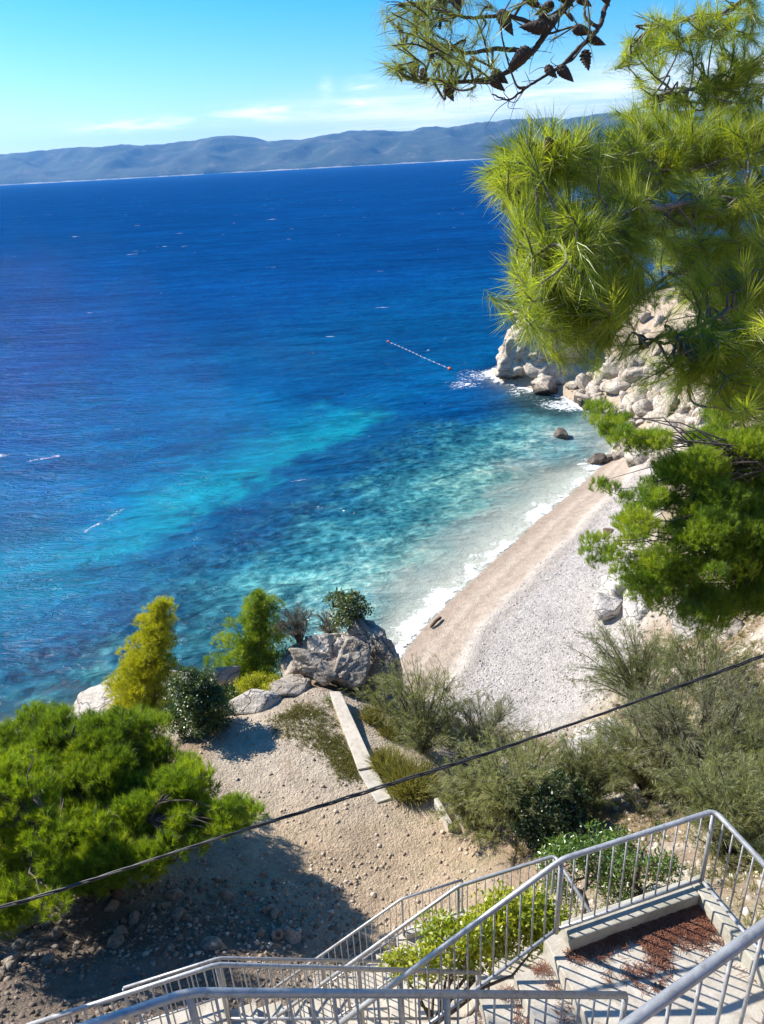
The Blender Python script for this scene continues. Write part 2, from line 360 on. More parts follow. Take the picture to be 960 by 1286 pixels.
# ground colours by what lies there, plus some painted shade
n1 = fbm2(TX * .5, TY * .5, 5, 11); n2 = fbm2(TX * 1.7, TY * 1.7, 4, 12); n3 = fbm2(TX * .18, TY * .18, 3, 13)
def mixa(a, b, t): return a * (1 - t[..., None]) + b * t[..., None]
C = np.zeros(TX.shape + (3,))
soil = np.array([.27, .195, .13]); scree = np.array([.46, .39, .31]); drygr = np.array([.26, .225, .12]); tan = np.array([.37, .28, .185]); gravel = np.array([.40, .335, .255])
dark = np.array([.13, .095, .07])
C[:] = soil; C = mixa(C, scree, sstep(-.1, .35, n1 + .3 * n2)); C = mixa(C, drygr, sstep(.0, .4, n3 + .4 * n2) * .7)
head = sstep(46, 52, TY + .6 * (TX - 20)); C = mixa(C, np.array([.42, .33, .24]), head * .9); C = mixa(C, np.array([.2, .2, .1]), head * sstep(.05, .4, n3 + .5 * n1) * .6)
tcol = mixa(np.broadcast_to(tan, C.shape), gravel, sstep(13.2, 16.5, TY + .8 * n1)); tcol = mixa(tcol, soil, sstep(.05, .45, n1 + .3 * n2) * .6); tcol = mixa(tcol, drygr, sstep(.2, .5, n3 + .5 * n2) * .35)
C = mixa(C, tcol, terr)
bank = sstep(-1.2, -3.2, TX + .8 * n1) * sstep(12.4, 10.8, TY + .8 * n2); C = mixa(C, dark, bank * .9)  # dark dirt, with the shade under the pines painted in
sdl = -TSD + .35 * n1
wet = np.array([.31, .235, .175]); dry = np.array([.42, .342, .268]); white = np.array([.425, .388, .352]); pale = np.array([.50, .445, .385])
bcol = mixa(np.broadcast_to(wet, C.shape), dry, sstep(.5, 1.5, sdl)); bcol = mixa(bcol, np.array([.31, .235, .175]), np.exp(-((sdl - 1.75) / .22) ** 2) * .85); bcol = mixa(bcol, np.array([.36, .285, .215]), sstep(1.9, 2.2, sdl) * sstep(3.3, 2.8, sdl) * .8)  # the narrow dark line is the beach ridge's shadow side, painted in
bcol = mixa(bcol, pale, np.exp(-((sdl - 3.3) / .4) ** 2) * .7); bcol = mixa(bcol, white, sstep(2.9, 4.6, sdl + .5 * n2)); weed = sstep(.30, .42, n2 + .4 * n1) * np.exp(-((sdl - 3.9 - .5 * n3) / .35) ** 2); bcol = mixa(bcol, np.array([.16, .12, .08]), weed * .55)
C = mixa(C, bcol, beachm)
# sea bed: pale pebbles by the beach, brown rock patches further out
sb = mixa(np.broadcast_to(np.array([.50, .46, .40]), C.shape), np.array([.09, .10, .075]), sstep(.05, .35, n2 + .5 * n1) * sstep(2.5, 7, TSD)); 
nearrock = np.exp(-((TX - 17.5) ** 2 + (TY - 71) ** 2) / 50.); sb = mixa(sb, np.array([.10, .085, .065]), np.clip(nearrock * 1.3, 0, 1))
C = mixa(C, sb, sstep(-.15, .35, TSD))
sandk = beachm * sstep(4.0, 3.3, sdl)
pebk = np.clip(beachm + terr * .35 + (TSD > 0) * .6 - .85 * sandk, 0, 1)
def ground_mat():
    m, N, L = new_mat('stony_ground'); tc = N.new('ShaderNodeTexCoord').outputs['Object']
    c = attr(N, 'base', 'Color'); pb = attr(N, 'pebble')
    v = N.new('ShaderNodeTexVoronoi'); v.inputs['Scale'].default_value = 13; L.new(tc, v.inputs['Vector'])
    v2 = N.new('ShaderNodeTexVoronoi'); v2.inputs['Scale'].default_value = 29; L.new(tc, v2.inputs['Vector'])
    f = noise(N, L, tc, 2.2, 7, .7); f2 = noise(N, L, tc, 13, 5, .7)
    def lum(o):
        s = N.new('ShaderNodeSeparateColor'); L.new(o, s.inputs[0]); return s.outputs[0]
    c = mixc(N, L, math_(N, L, 'MULTIPLY_ADD', pb, .35, .3), c, ramp(N, L, lum(v.outputs['Color']), [(0, g(.62)), (.3, g(.9)), (1, g(1.25))]), 'MULTIPLY')
    c = mixc(N, L, math_(N, L, 'MULTIPLY_ADD', pb, .3, .15), c, ramp(N, L, lum(v2.outputs['Color']), [(0, g(.55)), (.5, g(1)), (1, g(1.3))]), 'MULTIPLY')
    c = mixc(N, L, .7, c, ramp(N, L, f, [(.3, g(.6)), (.5, g(1)), (.7, g(1.2))]), 'MULTIPLY')
    h = math_(N, L, 'ADD', math_(N, L, 'MULTIPLY', v.outputs['Distance'], -.5), math_(N, L, 'MULTIPLY', v2.outputs['Distance'], -.35))
    h = math_(N, L, 'ADD', h, math_(N, L, 'ADD', math_(N, L, 'MULTIPLY', f2, .8), math_(N, L, 'MULTIPLY', f, 2.0)))
    p = nd(N, 'ShaderNodeBsdfPrincipled', Roughness=.92); L.new(c, p.inputs['Base Color'])
    bp = nd(N, 'ShaderNodeBump', Strength=.85, Distance=.06); L.new(h, bp.inputs['Height']); L.new(bp.outputs[0], p.inputs['Normal'])
    finish(N, L, p.outputs[0]); return m
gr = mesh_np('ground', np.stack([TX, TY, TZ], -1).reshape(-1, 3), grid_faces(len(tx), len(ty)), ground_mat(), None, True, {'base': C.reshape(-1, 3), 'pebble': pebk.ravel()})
tag(gr, 'stony slope, gravel terrace and pale pebble beach sloping into the water', 'ground', kind='structure')

# ------------------------------------------------------------------ sea
sx = spaced(-13000, -46, 34, 13000, .5, 1.14); sy = spaced(14, 17, 128, 15500, .5, 1.13)
SX, SY = np.meshgrid(sx, sy); SSD = coast_sd(SX, SY)
d = -.82 * SX + .57 * SY - 16.3; t = .57 * SX + .82 * SY       # across and along the beach
near = np.exp(-np.maximum(0, np.hypot(SX, SY - 50) - 90) / 60)
w1 = fbm2(SX * .12, SY * .12, 4, 1); w2 = fbm2(SX * .45, SY * .45, 4, 2); w3 = fbm2(SX * 1.1, SY * 1.1, 3, 4)
dd = d + near * (4.2 * w1 + 2.8 * w2 + 1.1 * w3)
deep = np.array([.0004, .060, .225]); deep2 = np.array([.0003, .053, .20]); blue = np.array([.001, .098, .26]); turq = np.array([.004, .205, .30]); grass_ = np.array([.003, .060, .165])
teal = np.array([.03, .25, .31]); pale_t = np.array([.16, .40, .42]); shal = np.array([.42, .50, .48]); rk = np.array([.012, .075, .10])
stops = [(0, np.array([.34, .39, .36])), (3.5, np.array([.26, .38, .365])), (6.5, np.array([.12, .325, .325])), (10, np.array([.035, .20, .245])), (13.5, np.array([.010, .105, .175])), (17.5, grass_), (20.6, np.array([.003, .075, .19])), (23, turq), (26.5, turq * [.8, .85, 1]), (32, np.array([.002, .105, .27])), (40, blue), (50, blue * .7 + deep * .3), (75, deep)]
W = np.stack([np.interp(dd, [s[0] for s in stops], [s[1][k] for s in stops]) for k in range(3)], -1)
# the sand streak fades out at its far end; the far corner by the headland is deep blue
far_end = sstep(55, 60, t + 3 * w2) * sstep(9, 16, d); W = mixa(W, np.array([.0008, .060, .195]), far_end * sstep(80, 20, d) * .9)
# left end: the streak becomes a broad teal zone
left = sstep(34, 20, t + 4 * w1) * sstep(14, 22, d) * sstep(44, 30, d); W = mixa(W, np.array([.003, .125, .225]), left * .75)
low = sstep(30, 21, t) * sstep(18, 9, d); W = mixa(W, np.array([.008, .075, .125]), low * sstep(3, 10, d) * .8)
# rock and weed patches on the sea bed
patch = sstep(.06, .34, w2 + .55 * w3 - .12) * sstep(3.5, 8, d) * sstep(22, 15, d) * sstep(62, 54, t); W = mixa(W, rk, patch * .5)
bright = sstep(.12, .45, -w2 + .5 * w3) * sstep(5, 9, d) * sstep(20, 14, d) * sstep(60, 52, t); W = mixa(W, np.array([.05, .23, .26]), bright * .45)
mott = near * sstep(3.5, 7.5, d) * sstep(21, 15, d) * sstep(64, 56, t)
nr = np.exp(-((SX - 17.0) ** 2 / 14 + (SY - 71.5) ** 2 / 40)); W = mixa(W, np.array([.03, .06, .065]), np.clip(nr * 1.6 + .4 * w2 * (nr > .2), 0, .9))
W = mixa(W, deep2, sstep(80, 260, SY) * .8)
W = W * (1 - .16 * sstep(24, 34, d) * np.array([1, 1, 1.0])[:, None, None]).transpose(1, 2, 0)
W = np.clip(W * (1 + .25 * near * w3)[..., None] , .001, 1)
beachy = sstep(-1.5, .3, SX - 0) * sstep(57, 53, SY)
clear = np.exp(-(np.maximum(SSD, 0) / (2.0 + 2.6 * beachy)) ** 1.4) * (1 - .35 * (1 - beachy))
def blob(px, py, r): 
    p = atz(px, py, 0); return np.exp(-((SX - p[0]) ** 2 + (SY - p[1]) ** 2) / r ** 2)
wl = fbm2(SX * .22, SY * .22, 3, 21)
foam = beachy * np.where(SSD + 1.6 * wl + .5 * w3 < .45, .98, .60) * sstep(2.9, .4, SSD + 1.5 * w2 + 2.2 * wl) * sstep(-.25, .15, SSD + .3 * w3)
foam += .50 * (1 - beachy) * sstep(1.3, .1, SSD) * (SX > -30)
foam += .62 * blob(602, 470, 4.2) + .6 * blob(650, 492, 2.5) + .62 * blob(715, 512, 2.6) + .4 * blob(685, 505, 2.4) + .5 * blob(578, 485, 2.4) + .45 * blob(740, 578, 1.5)
SEG = [((105, 668), (155, 640), .34), ((38, 578), (72, 573), .5), ((0, 572), (6, 572), .7)]
for a_, b_, r_ in SEG:
    a_, b_ = atz(*a_, 0)[:2], atz(*b_, 0)[:2]; ab = b_ - a_
    tt = np.clip(((SX - a_[0]) * ab[0] + (SY - a_[1]) * ab[1]) / (ab @ ab), 0, 1)
    foam += .72 * np.exp(-((SX - a_[0] - tt * ab[0]) ** 2 + (SY - a_[1] - tt * ab[1]) ** 2) / r_ ** 2)
SZ = .05 * near * fbm2(SX * .35, SY * .6, 3, 6) * sstep(.5, 5, SSD) + .10 * np.exp(-((SSD - .75 - .5 * w2) / .4) ** 2) * beachy
def sea_mat():
    m, N, L = new_mat('sea_water'); tc = N.new('ShaderNodeTexCoord').outputs['Object']
    base = attr(N, 'water', 'Color'); fo = attr(N, 'foam'); cl = attr(N, 'clear')
    def mapped(rot, sc):
        mp = N.new('ShaderNodeMapping'); mp.inputs['Rotation'].default_value = (0, 0, rot); mp.inputs['Scale'].default_value = sc; L.new(tc, mp.inputs[0]); return mp.outputs[0]
    a = noise(N, L, mapped(R(-24), (.10, .30, 1)), 1, 3, .5, .6)
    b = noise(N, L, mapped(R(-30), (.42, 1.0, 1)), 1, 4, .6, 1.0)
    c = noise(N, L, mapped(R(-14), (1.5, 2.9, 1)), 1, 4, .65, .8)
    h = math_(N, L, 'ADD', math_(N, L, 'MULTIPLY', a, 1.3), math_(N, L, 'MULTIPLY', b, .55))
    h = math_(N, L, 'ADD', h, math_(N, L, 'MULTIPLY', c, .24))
    bp = nd(N, 'ShaderNodeBump', Strength=1.0, Distance=.75); L.new(h, bp.inputs['Height'])
    big = noise(N, L, mapped(R(-10), (.012, .035, 1)), 1, 4, .6)
    base = mixc(N, L, 1.0, base, ramp(N, L, big, [(.3, g(.78)), (.7, g(1.18))]), 'MULTIPLY')
    base = mixc(N, L, .8, base, ramp(N, L, math_(N, L, 'ADD', math_(N, L, 'MULTIPLY', b, .6), math_(N, L, 'MULTIPLY', c, .4)), [(.34, g(.62)), (.5, g(.98)), (.66, (1.7, 1.45, 1.3))]), 'MULTIPLY')  # bright crests and dark troughs of the ripples painted into the colour
    far1 = noise(N, L, mapped(R(-22), (.05, .16, 1)), 1, 6, .7, .5)
    base = mixc(N, L, .85, base, ramp(N, L, math_(N, L, 'ADD', math_(N, L, 'MULTIPLY', a, .5), math_(N, L, 'MULTIPLY', far1, .5)), [(.36, (.5, .62, .70)), (.5, g(1)), (.66, (1.5, 1.42, 1.25))]), 'MULTIPLY')  # coarser wave light and dark painted in for the far water
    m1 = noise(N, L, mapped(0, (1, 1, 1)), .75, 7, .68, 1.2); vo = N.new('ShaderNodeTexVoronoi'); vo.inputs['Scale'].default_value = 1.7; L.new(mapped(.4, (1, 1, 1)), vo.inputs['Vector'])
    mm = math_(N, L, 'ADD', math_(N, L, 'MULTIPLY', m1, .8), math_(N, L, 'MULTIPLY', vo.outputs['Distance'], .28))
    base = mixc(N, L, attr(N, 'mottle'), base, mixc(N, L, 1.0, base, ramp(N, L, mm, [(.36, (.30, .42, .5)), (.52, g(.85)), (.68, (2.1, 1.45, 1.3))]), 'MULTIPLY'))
    # the water colour with its painted wave light and dark under a rough-sea mirror, whose mean reflectance stays low even at grazing angles
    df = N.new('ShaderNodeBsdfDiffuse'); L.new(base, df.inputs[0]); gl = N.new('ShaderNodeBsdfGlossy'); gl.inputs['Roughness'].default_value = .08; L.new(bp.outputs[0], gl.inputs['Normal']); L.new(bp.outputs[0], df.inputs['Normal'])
    fr = N.new('ShaderNodeFresnel'); fr.inputs['IOR'].default_value = 1.33; L.new(bp.outputs[0], fr.inputs['Normal'])
    p = N.new('ShaderNodeMixShader'); L.new(math_(N, L, 'MINIMUM', fr.outputs[0], .028), p.inputs[0]); L.new(df.outputs[0], p.inputs[1]); L.new(gl.outputs[0], p.inputs[2])
    tr = N.new('ShaderNodeBsdfTransparent'); tr.inputs[0].default_value = (.93, .98, .97, 1)
    mx = N.new('ShaderNodeMixShader'); L.new(cl, mx.inputs[0]); L.new(p.outputs[0], mx.inputs[1]); L.new(tr.outputs[0], mx.inputs[2])
    # foam: lacy where thin, solid where the wave breaks; a few whitecaps far out
    fn = noise(N, L, mapped(0, (1.6, 1.6, 1)), 1, 6, .72, 1.4); fn2 = noise(N, L, mapped(0, (6, 6, 1)), 1, 3, .6)
    fs = math_(N, L, 'ADD', fo, math_(N, L, 'MULTIPLY', math_(N, L, 'SUBTRACT', fn, .5), 1.7))
    fs = math_(N, L, 'ADD', fs, math_(N, L, 'MULTIPLY', math_(N, L, 'SUBTRACT', fn2, .5), .5))
    fm = ramp(N, L, fs, [(.60, g(0)), (.86, g(1))])
    cap = noise(N, L, mapped(R(-24), (.10, .28, 1)), 1, 5, .62, .5)
    wc = ramp(N, L, cap, [(.70, g(0)), (.75, g(.85))])
    gate = math_(N, L, 'GREATER_THAN', .25, cl)
    wc = math_(N, L, 'MULTIPLY', wc, gate)
    fm = math_(N, L, 'MAXIMUM', math_(N, L, 'MULTIPLY', fm, math_(N, L, 'GREATER_THAN', fo, .03)), wc)
    fd = nd(N, 'ShaderNodeBsdfPrincipled', Roughness=.7); fd.inputs['Base Color'].default_value = (.8, .82, .82, 1)
    m2 = N.new('ShaderNodeMixShader'); L.new(fm, m2.inputs[0]); L.new(mx.outputs[0], m2.inputs[1]); L.new(fd.outputs[0], m2.inputs[2])
    finish(N, L, m2.outputs[0]); return m
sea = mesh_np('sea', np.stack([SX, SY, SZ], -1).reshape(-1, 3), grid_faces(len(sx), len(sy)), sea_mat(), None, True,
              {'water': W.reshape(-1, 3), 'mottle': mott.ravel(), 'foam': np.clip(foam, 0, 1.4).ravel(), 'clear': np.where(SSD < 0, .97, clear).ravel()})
tag(sea, 'deep blue sea turning turquoise and clear towards the pebble beach', 'sea', kind='structure')

# ------------------------------------------------------------------ island hills far across the water
prof = np.array([(-700, 196), (-300, 195), (0, 197), (60, 192), (100, 188), (150, 184), (200, 184), (245, 180), (290, 173), (320, 175), (345, 180), (400, 174), (440, 168), (480, 166), (520, 163), (560, 161), (600, 156), (640, 154), (760, 146), (960, 133), (1300, 120), (1800, 140)], float)
hx = np.linspace(-12500, 12500, 420); ht = np.concatenate([np.linspace(0, 200, 10), np.linspace(260, 3600, 70)])
HX, HT = np.meshgrid(hx, ht)
cy = 8200 + 500 * fbm2(hx * .0005, hx * 0 + .3, 3, 1) + 140 * fbm2(hx * .003, hx * 0, 3, 2) - hx * .10
HY = cy[None] + HT
# crest height for each bearing, from how high the skyline stands over the horizon
bear = np.array([(lambda q: q[0] / q[1])(ray(px, py)) for px, py in prof]); elev = np.array([(lambda q: q[2] / math.hypot(q[0], q[1]))(ray(px, py)) for px, py in prof])
crest_t = 1900 + 350 * fbm2(hx * .0006, hx * 0, 2, 8)
cr_h = np.interp(hx / (cy + crest_t), bear, elev) * np.hypot(hx, cy + crest_t) + H
tt = HT / crest_t[None]
rise = np.where(tt < 1, np.sin(np.clip(tt, 0, 1) * math.pi / 2) ** .85, np.cos(np.clip((tt - 1) / 1.6, 0, 1) * math.pi / 2))
rid = 1 - np.abs(fbm2(HX * .0011 + .25 * fbm2(HX * .002, HY * .002, 2), HY * .0007, 4, 3)) * 2.1
fine = fbm2(HX * .004, HY * .004, 4, 5)
HZ = cr_h[None] * rise * (1 + (rid - .72) * .8 * np.clip(1.15 - tt, 0, 1)) + fine * 26 * np.clip(tt * 2, 0, 1) * np.clip(1.3 - tt, .25, 1)
HZ = np.where(HT <= 0, -8, HZ + np.minimum(HT * .1, 8) - 1)
def hill_mat():
    m, N, L = new_mat('scrub_hills'); tc = N.new('ShaderNodeTexCoord').outputs['Object']
    sp = N.new('ShaderNodeSeparateXYZ'); L.new(tc, sp.inputs[0])
    f = noise(N, L, tc, .004, 8, .65); f2 = noise(N, L, tc, .03, 6, .7)
    c = ramp(N, L, f, [(.35, (.022, .045, .018)), (.55, (.05, .065, .03)), (.68, (.13, .115, .075))])
    c = mixc(N, L, .6, c, ramp(N, L, f2, [(.3, g(.4)), (.7, g(1.5))]), 'MULTIPLY')
    zz = math_(N, L, 'ADD', sp.outputs[2], math_(N, L, 'MULTIPLY', f, -30))
    c = mixc(N, L, ramp(N, L, math_(N, L, 'MULTIPLY_ADD', zz, .02, .5), [(.28, g(1)), (.40, g(0))]), c, (.55, .5, .43))
    p = nd(N, 'ShaderNodeBsdfPrincipled', Roughness=1.0); L.new(c, p.inputs['Base Color'])
    bp = nd(N, 'ShaderNodeBump', Strength=.8, Distance=14); L.new(f2, bp.inputs['Height']); L.new(bp.outputs[0], p.inputs['Normal'])
    finish(N, L, p.outputs[0]); return m
hl = mesh_np('island_hills', np.stack([HX, HY, HZ], -1).reshape(-1, 3), grid_faces(len(hx), len(ht)), hill_mat(), None, True)
tag(hl, 'long blue island ridge with a thin pale shore across the water', 'hills', kind='structure')

# haze
def haze():
    bm = bmesh.new(); bmesh.ops.create_cube(bm, size=1.0)
    lo, hi = np.array([-13400, -300, -16.]), np.array([13400, 16200, 720.])
    for v in bm.verts: v.co = [(lo[k] + hi[k]) / 2 + v.co[k] * (hi[k] - lo[k]) for k in range(3)]
    m, N, L = new_mat('sea_air'); v = nd(N, 'ShaderNodeVolumePrincipled', Density=4.9e-5, Anisotropy=.2); v.inputs['Color'].default_value = (.11, .42, 1.0, 1)
    L.new(v.outputs[0], N.new('ShaderNodeOutputMaterial').inputs['Volume'])
    o = bm_obj('haze', bm, m); o.display_type = 'WIRE'; tag(o, 'thin blue air over the sea towards the island', 'haze', kind='stuff')
haze()

# ------------------------------------------------------------------ staircase zigzagging down the slope
AX = R(16); UU = np.array([math.cos(AX), math.sin(AX), 0]); NN = np.array([-math.sin(AX), math.cos(AX), 0])
def ac(a, c, z): return UU * a + NN * c + np.array([0, 0, z])
def box_bm(a0, a1, c0, c1, z0, z1, bev=.008):
    bm = bmesh.new()
    vs = [bm.verts.new(ac(a, c, z)) for z in (z0, z1) for a, c in ((a0, c0), (a1, c0), (a1, c1), (a0, c1))]
    for f in ((3, 2, 1, 0), (4, 5, 6, 7), (0, 1, 5, 4), (1, 2, 6, 5), (2, 3, 7, 6), (3, 0, 4, 7)): bm.faces.new([vs[i] for i in f])
    if bev: bmesh.ops.bevel(bm, geom=bm.edges[:], offset=bev, segments=2, profile=.5, affect='EDGES')
    return bm
stair = empty('concrete_staircase', (0, 0, 0), 'pale concrete zigzag staircase leading down the slope between the steel railings', 'stairs')
def flight(a0, a1, c0, c1, z0, z1):
    """from a landing edge at a0 (floor z0) down to a landing edge at a1 (floor z1)"""
    n = max(3, round((z0 - z1) / .172)); rise = (z0 - z1) / n; run = (a1 - a0) / (n - 1); s = 1 if run > 0 else -1
    first = None
    for k in range(1, n):
        x0 = a0 + (k - 1) * run; x1 = x0 + run + .025 * s; z = z0 - k * rise
        if first is None:
            first = bm_obj('step', box_bm(min(x0, x1), max(x0, x1), c0, c1, z - .27, z), M['concrete'], stair); f0 = (x0, z)
        else:
            o = first.copy(); col.objects.link(o); o.parent = stair; o.location = UU * (x0 - f0[0]) + np.array([0, 0, z - f0[1]])
    # sloping wall that carries the outer edge
    bm = bmesh.new(); pts = [(a0, z0 - .28), (a1, z1 - .10), (a1, z1 - 1.3), (a0, z0 - 1.7)]
    vv = [bm.verts.new(ac(a, c, z)) for c in (c1 - .155, c1 - .035) for a, z in pts]
    bm.faces.new(vv[:4]); bm.faces.new(vv[7:3:-1])
    for i in range(4): bm.faces.new((vv[i], vv[4 + i], vv[4 + (i + 1) % 4], vv[(i + 1) % 4]))
    bmesh.ops.recalc_face_normals(bm, faces=bm.faces[:]); bm_obj('support_wall', bm, M['concrete'], stair)
def landing(a0, a1, c0, c1, z, th=.28):
    bm_obj('landing', box_bm(a0, a1, c0, c1, z - th, z, .012), M['concrete'], stair)
def kerb(a0, a1, c0, c1, z, h=.17):
    bm_obj('kerb', box_bm(a0, a1, c0, c1, z + .001, z + h, .012), M['kerb'], stair)
def wall(a0, a1, c0, c1, z0, z1):
    bm_obj('support_wall', box_bm(a0, a1, c0, c1, z0, z1, .01), M['concrete'], stair)
FL = dict(L1=17.2, R1=15.68, L2=13.95, R2=12.45, L3=10.5, R3=9.0, L4=7.55)
flight(2.6, -.5, .15, 1.2, 18.85, FL['L1'])
landing(-2.6, -.5, .2, 2.70, FL['L1']); wall(-2.55, -.55, 2.5, 2.62, 15.6, FL['L1'] - .29)
flight(-.5, 2.4, 1.5, 2.62, FL['L1'], FL['R1'])
landing(2.4, 4.02, 1.2, 3.90, FL['R1']); wall(2.5, 3.95, 3.66, 3.80, 13.6, FL['R1'] - .29)
kerb(2.55, 3.86, 3.70, 3.88, FL['R1']); kerb(3.865, 4.02, 1.2, 3.88, FL['R1'])
flight(2.4, -.5, 2.74, 3.78, FL['R1'], FL['L2'])
landing(-2.3, -.5, 2.75, 5.2, FL['L2']); wall(-2.2, -.6, 5.02, 5.15, 11.6, FL['L2'] - .29)
flight(-.5, 2.4, 4.0, 5.08, FL['L2'], FL['R2'])
landing(2.4, 4.0, 5.25, 6.36, FL['R2']); landing(2.4, 3.1, 4.0, 5.25, FL['R2']); wall(2.5, 3.95, 6.16, 6.30, 10.4, FL['R2'] - .29)
kerb(2.6, 3.84, 6.18, 6.34, FL['R2'], .14); kerb(3.845, 4.0, 5.25, 6.34, FL['R2'], .14)
flight(2.4, -.65, 5.25, 6.24, FL['R2'], FL['L3'])
landing(-2.0, -.65, 5.25, 7.86, FL['L3']); wall(-1.9, -.7, 7.62, 7.76, 8.2, FL['L3'] - .29)
flight(-.65, 2.4, 6.5, 7.72, FL['L3'], FL['R3'])
landing(2.4, 3.8, 6.5, 8.98, FL['R3']); wall(2.5, 3.75, 8.76, 8.90, 7.2, FL['R3'] - .29)
kerb(2.55, 3.8, 8.80, 8.96, FL['R3'], .14)
flight(2.4, -.5, 7.9, 8.86, FL['R3'], FL['L4'])
landing(-1.9, -.5, 7.9, 9.0, FL['L4'], .5)

def railing(name, label, pts, posts, drop=.86, hr=.024, sp=.118, post_drop=.98, brace=None):
    """pts: top rail corners in (a, c, z); one thing with handrail, bottom rails, posts and balusters"""
    W_ = [ac(*p) for p in pts]; root = empty(name, W_[0] - np.array([0, 0, post_drop]), label, 'railing', 'steel railings of the staircase')
    acc = Acc(); P = [W_[0]]
    for i in range(1, len(W_) - 1):      # small rounded bends
        a, b, c = W_[i - 1], W_[i], W_[i + 1]; u, v = unit(a - b), unit(c - b)
        P += [b + u * .05, b + u * .018 + v * .018, b + v * .05]
    P.append(W_[-1]); acc.tube(P, hr, 12); acc.build('handrail', M['steel'], root, True)
    proto = None
    for i in range(len(W_) - 1):
        a, b = W_[i], W_[i + 1]; L_ = np.hypot(*(b - a)[:2]); dv = np.array([0, 0, drop])
        bacc = Acc(); bacc.tube([a - dv + (b - a) * .01, b - dv - (b - a) * .01], .016, 8); bacc.build('bottom_rail', M['steel'], root, True)
        n = int(L_ / sp); 
        for k in range(1, n):
            p = a + (b - a) * k / n
            if proto is None:
                q = Acc(); q.tube([p - dv + [0, 0, .012], p - [0, 0, .02]], .0078, 7); proto = q.build('baluster', M['steel'], root, True); p0 = p
            else:
                o = proto.copy(); col.objects.link(o); o.parent = root; o.location = p - p0
    proto = None
    for k in posts:
        p = W_[k] if isinstance(k, int) else W_[int(k)] + (W_[int(k) + 1] - W_[int(k)]) * (k - int(k))
        if proto is None:
            q = Acc(); q.tube([p - [0, 0, post_drop], p - [0, 0, .02]], .021, 10); proto = q.build('post', M['steel'], root, True); p0 = p
        else:
            o = proto.copy(); col.objects.link(o); o.parent = root; o.location = p - p0
    return root
sl = math.tan(R(28))
railing('stair_railing', 'thick near railing rising to the right edge, closest of all the railings', [(-.9, 1.33, 18.35), (-.45, 1.33, 18.35), (2.9, 1.33, 20.13)], [0, 1, 1.35, 1.7, 2], hr=.022)
railing('stair_railing', 'shaded grey railing crossing the foreground, bent at its left end, nearest but one', [(-2.4, 2.66, 18.2), (-.40, 2.66, 18.22), (2.30, 2.66, 16.79)], [0, .55, 1, 1.52, 2])
railing('stair_railing', 'sunlit railing round the landing strewn with red needles and down its steps', [(-.40, 3.8, 15.14), (2.46, 3.8, 16.75), (3.95, 3.8, 16.75), (3.95, 1.3, 16.75)], [0, .5, 1, 2, 2.55, 3], post_drop=.90)
railing('stair_railing', 'middle railing seen just above the shaded foreground railing', [(-2.2, 5.13, 14.96), (-.46, 5.13, 14.98), (2.32, 5.13, 13.47)], [0, 1, 1.5, 2])
railing('stair_railing', 'railing in front of the yellow-green bush sloping down left from a short level run', [(-.6, 6.27, 11.77), (2.55, 6.27, 13.45), (3.95, 6.27, 13.45), (3.95, 5.2, 13.45)], [0, .5, 1, 2, 3], post_drop=.95)
railing('stair_railing', 'low railing with a white block below its left end, behind the middle one', [(-2.0, 7.76, 11.5), (-.64, 7.76, 11.5), (2.3, 7.76, 9.97)], [0, 1, 1.5, 2])
railing('stair_railing', 'lowest and farthest railing above the bare gravel of the terrace', [(-.55, 8.9, 8.42), (2.53, 8.9, 10.0), (3.7, 8.9, 10.0)], [0, .5, 1, 2])

def litter(name, label, spots, n, ln=.085):
    P = []; 
    for (a0, a1, c0, c1, z, k) in spots:
        m = int(n * k); u = rng.random(m); v = rng.random(m) ** 1.7
        A_ = a0 + (a1 - a0) * u; C_ = c1 + (c0 - c1) * v
        keep = 1.5 * fbm2(A_ * 2.6, C_ * 2.6, 3, 4) + .42 - v * .9 > rng.random(m) * .5 - .2
        A_, C_ = A_[keep], C_[keep]; P.append(np.stack([A_, C_, z + .004 + .03 * rng.random(len(A_)) * (1 - v[keep])], -1))
    P = np.concatenate(P); P = UU * P[:, :1] + NN * P[:, 1:2] + np.array([0, 0, 1]) * P[:, 2:]
    th = rng.random(len(P)) * math.pi; D = np.stack([np.cos(th), np.sin(th), rng.normal(size=len(P)) * .08], -1)
    W_ = np.cross(D, [0, 0, 1]) * .0022; l = ln * (.6 + .6 * rng.random(len(P)))[:, None] / 2
    V = np.stack([P - D * l - W_, P - D * l + W_, P + D * l + W_, P + D * l - W_], 1).reshape(-1, 3)
    o = mesh_np(name, V, np.arange(len(V)).reshape(-1, 4), M['litter'], None, False, {'tint': np.repeat(rng.random(len(P)), 4)})
    tag(o, label, 'needles', kind='stuff')
stp = []
nB = round((FL['R1'] - FL['L2']) / .172); rB = (FL['R1'] - FL['L2']) / nB; uB = -2.9 / (nB - 1)
for k in range(1, nB): stp.append((2.4 + (k - .45) * uB, 2.4 + (k - 1) * uB - .03, 3.0, 3.78, FL['R1'] - k * rB, .10))
litter('fallen_pine_needles', 'red-brown fallen pine needles drifted along the kerb of the landing and steps',
       [(2.5, 3.86, 3.3, 3.70, FL['R1'], .8), (2.9, 3.86, 3.05, 3.70, FL['R1'], .8), (3.6, 3.86, 2.2, 3.7, FL['R1'], .2), (2.9, 3.86, 3.35, 3.70, FL['R1'] + .02, .8)] + stp, 2500)

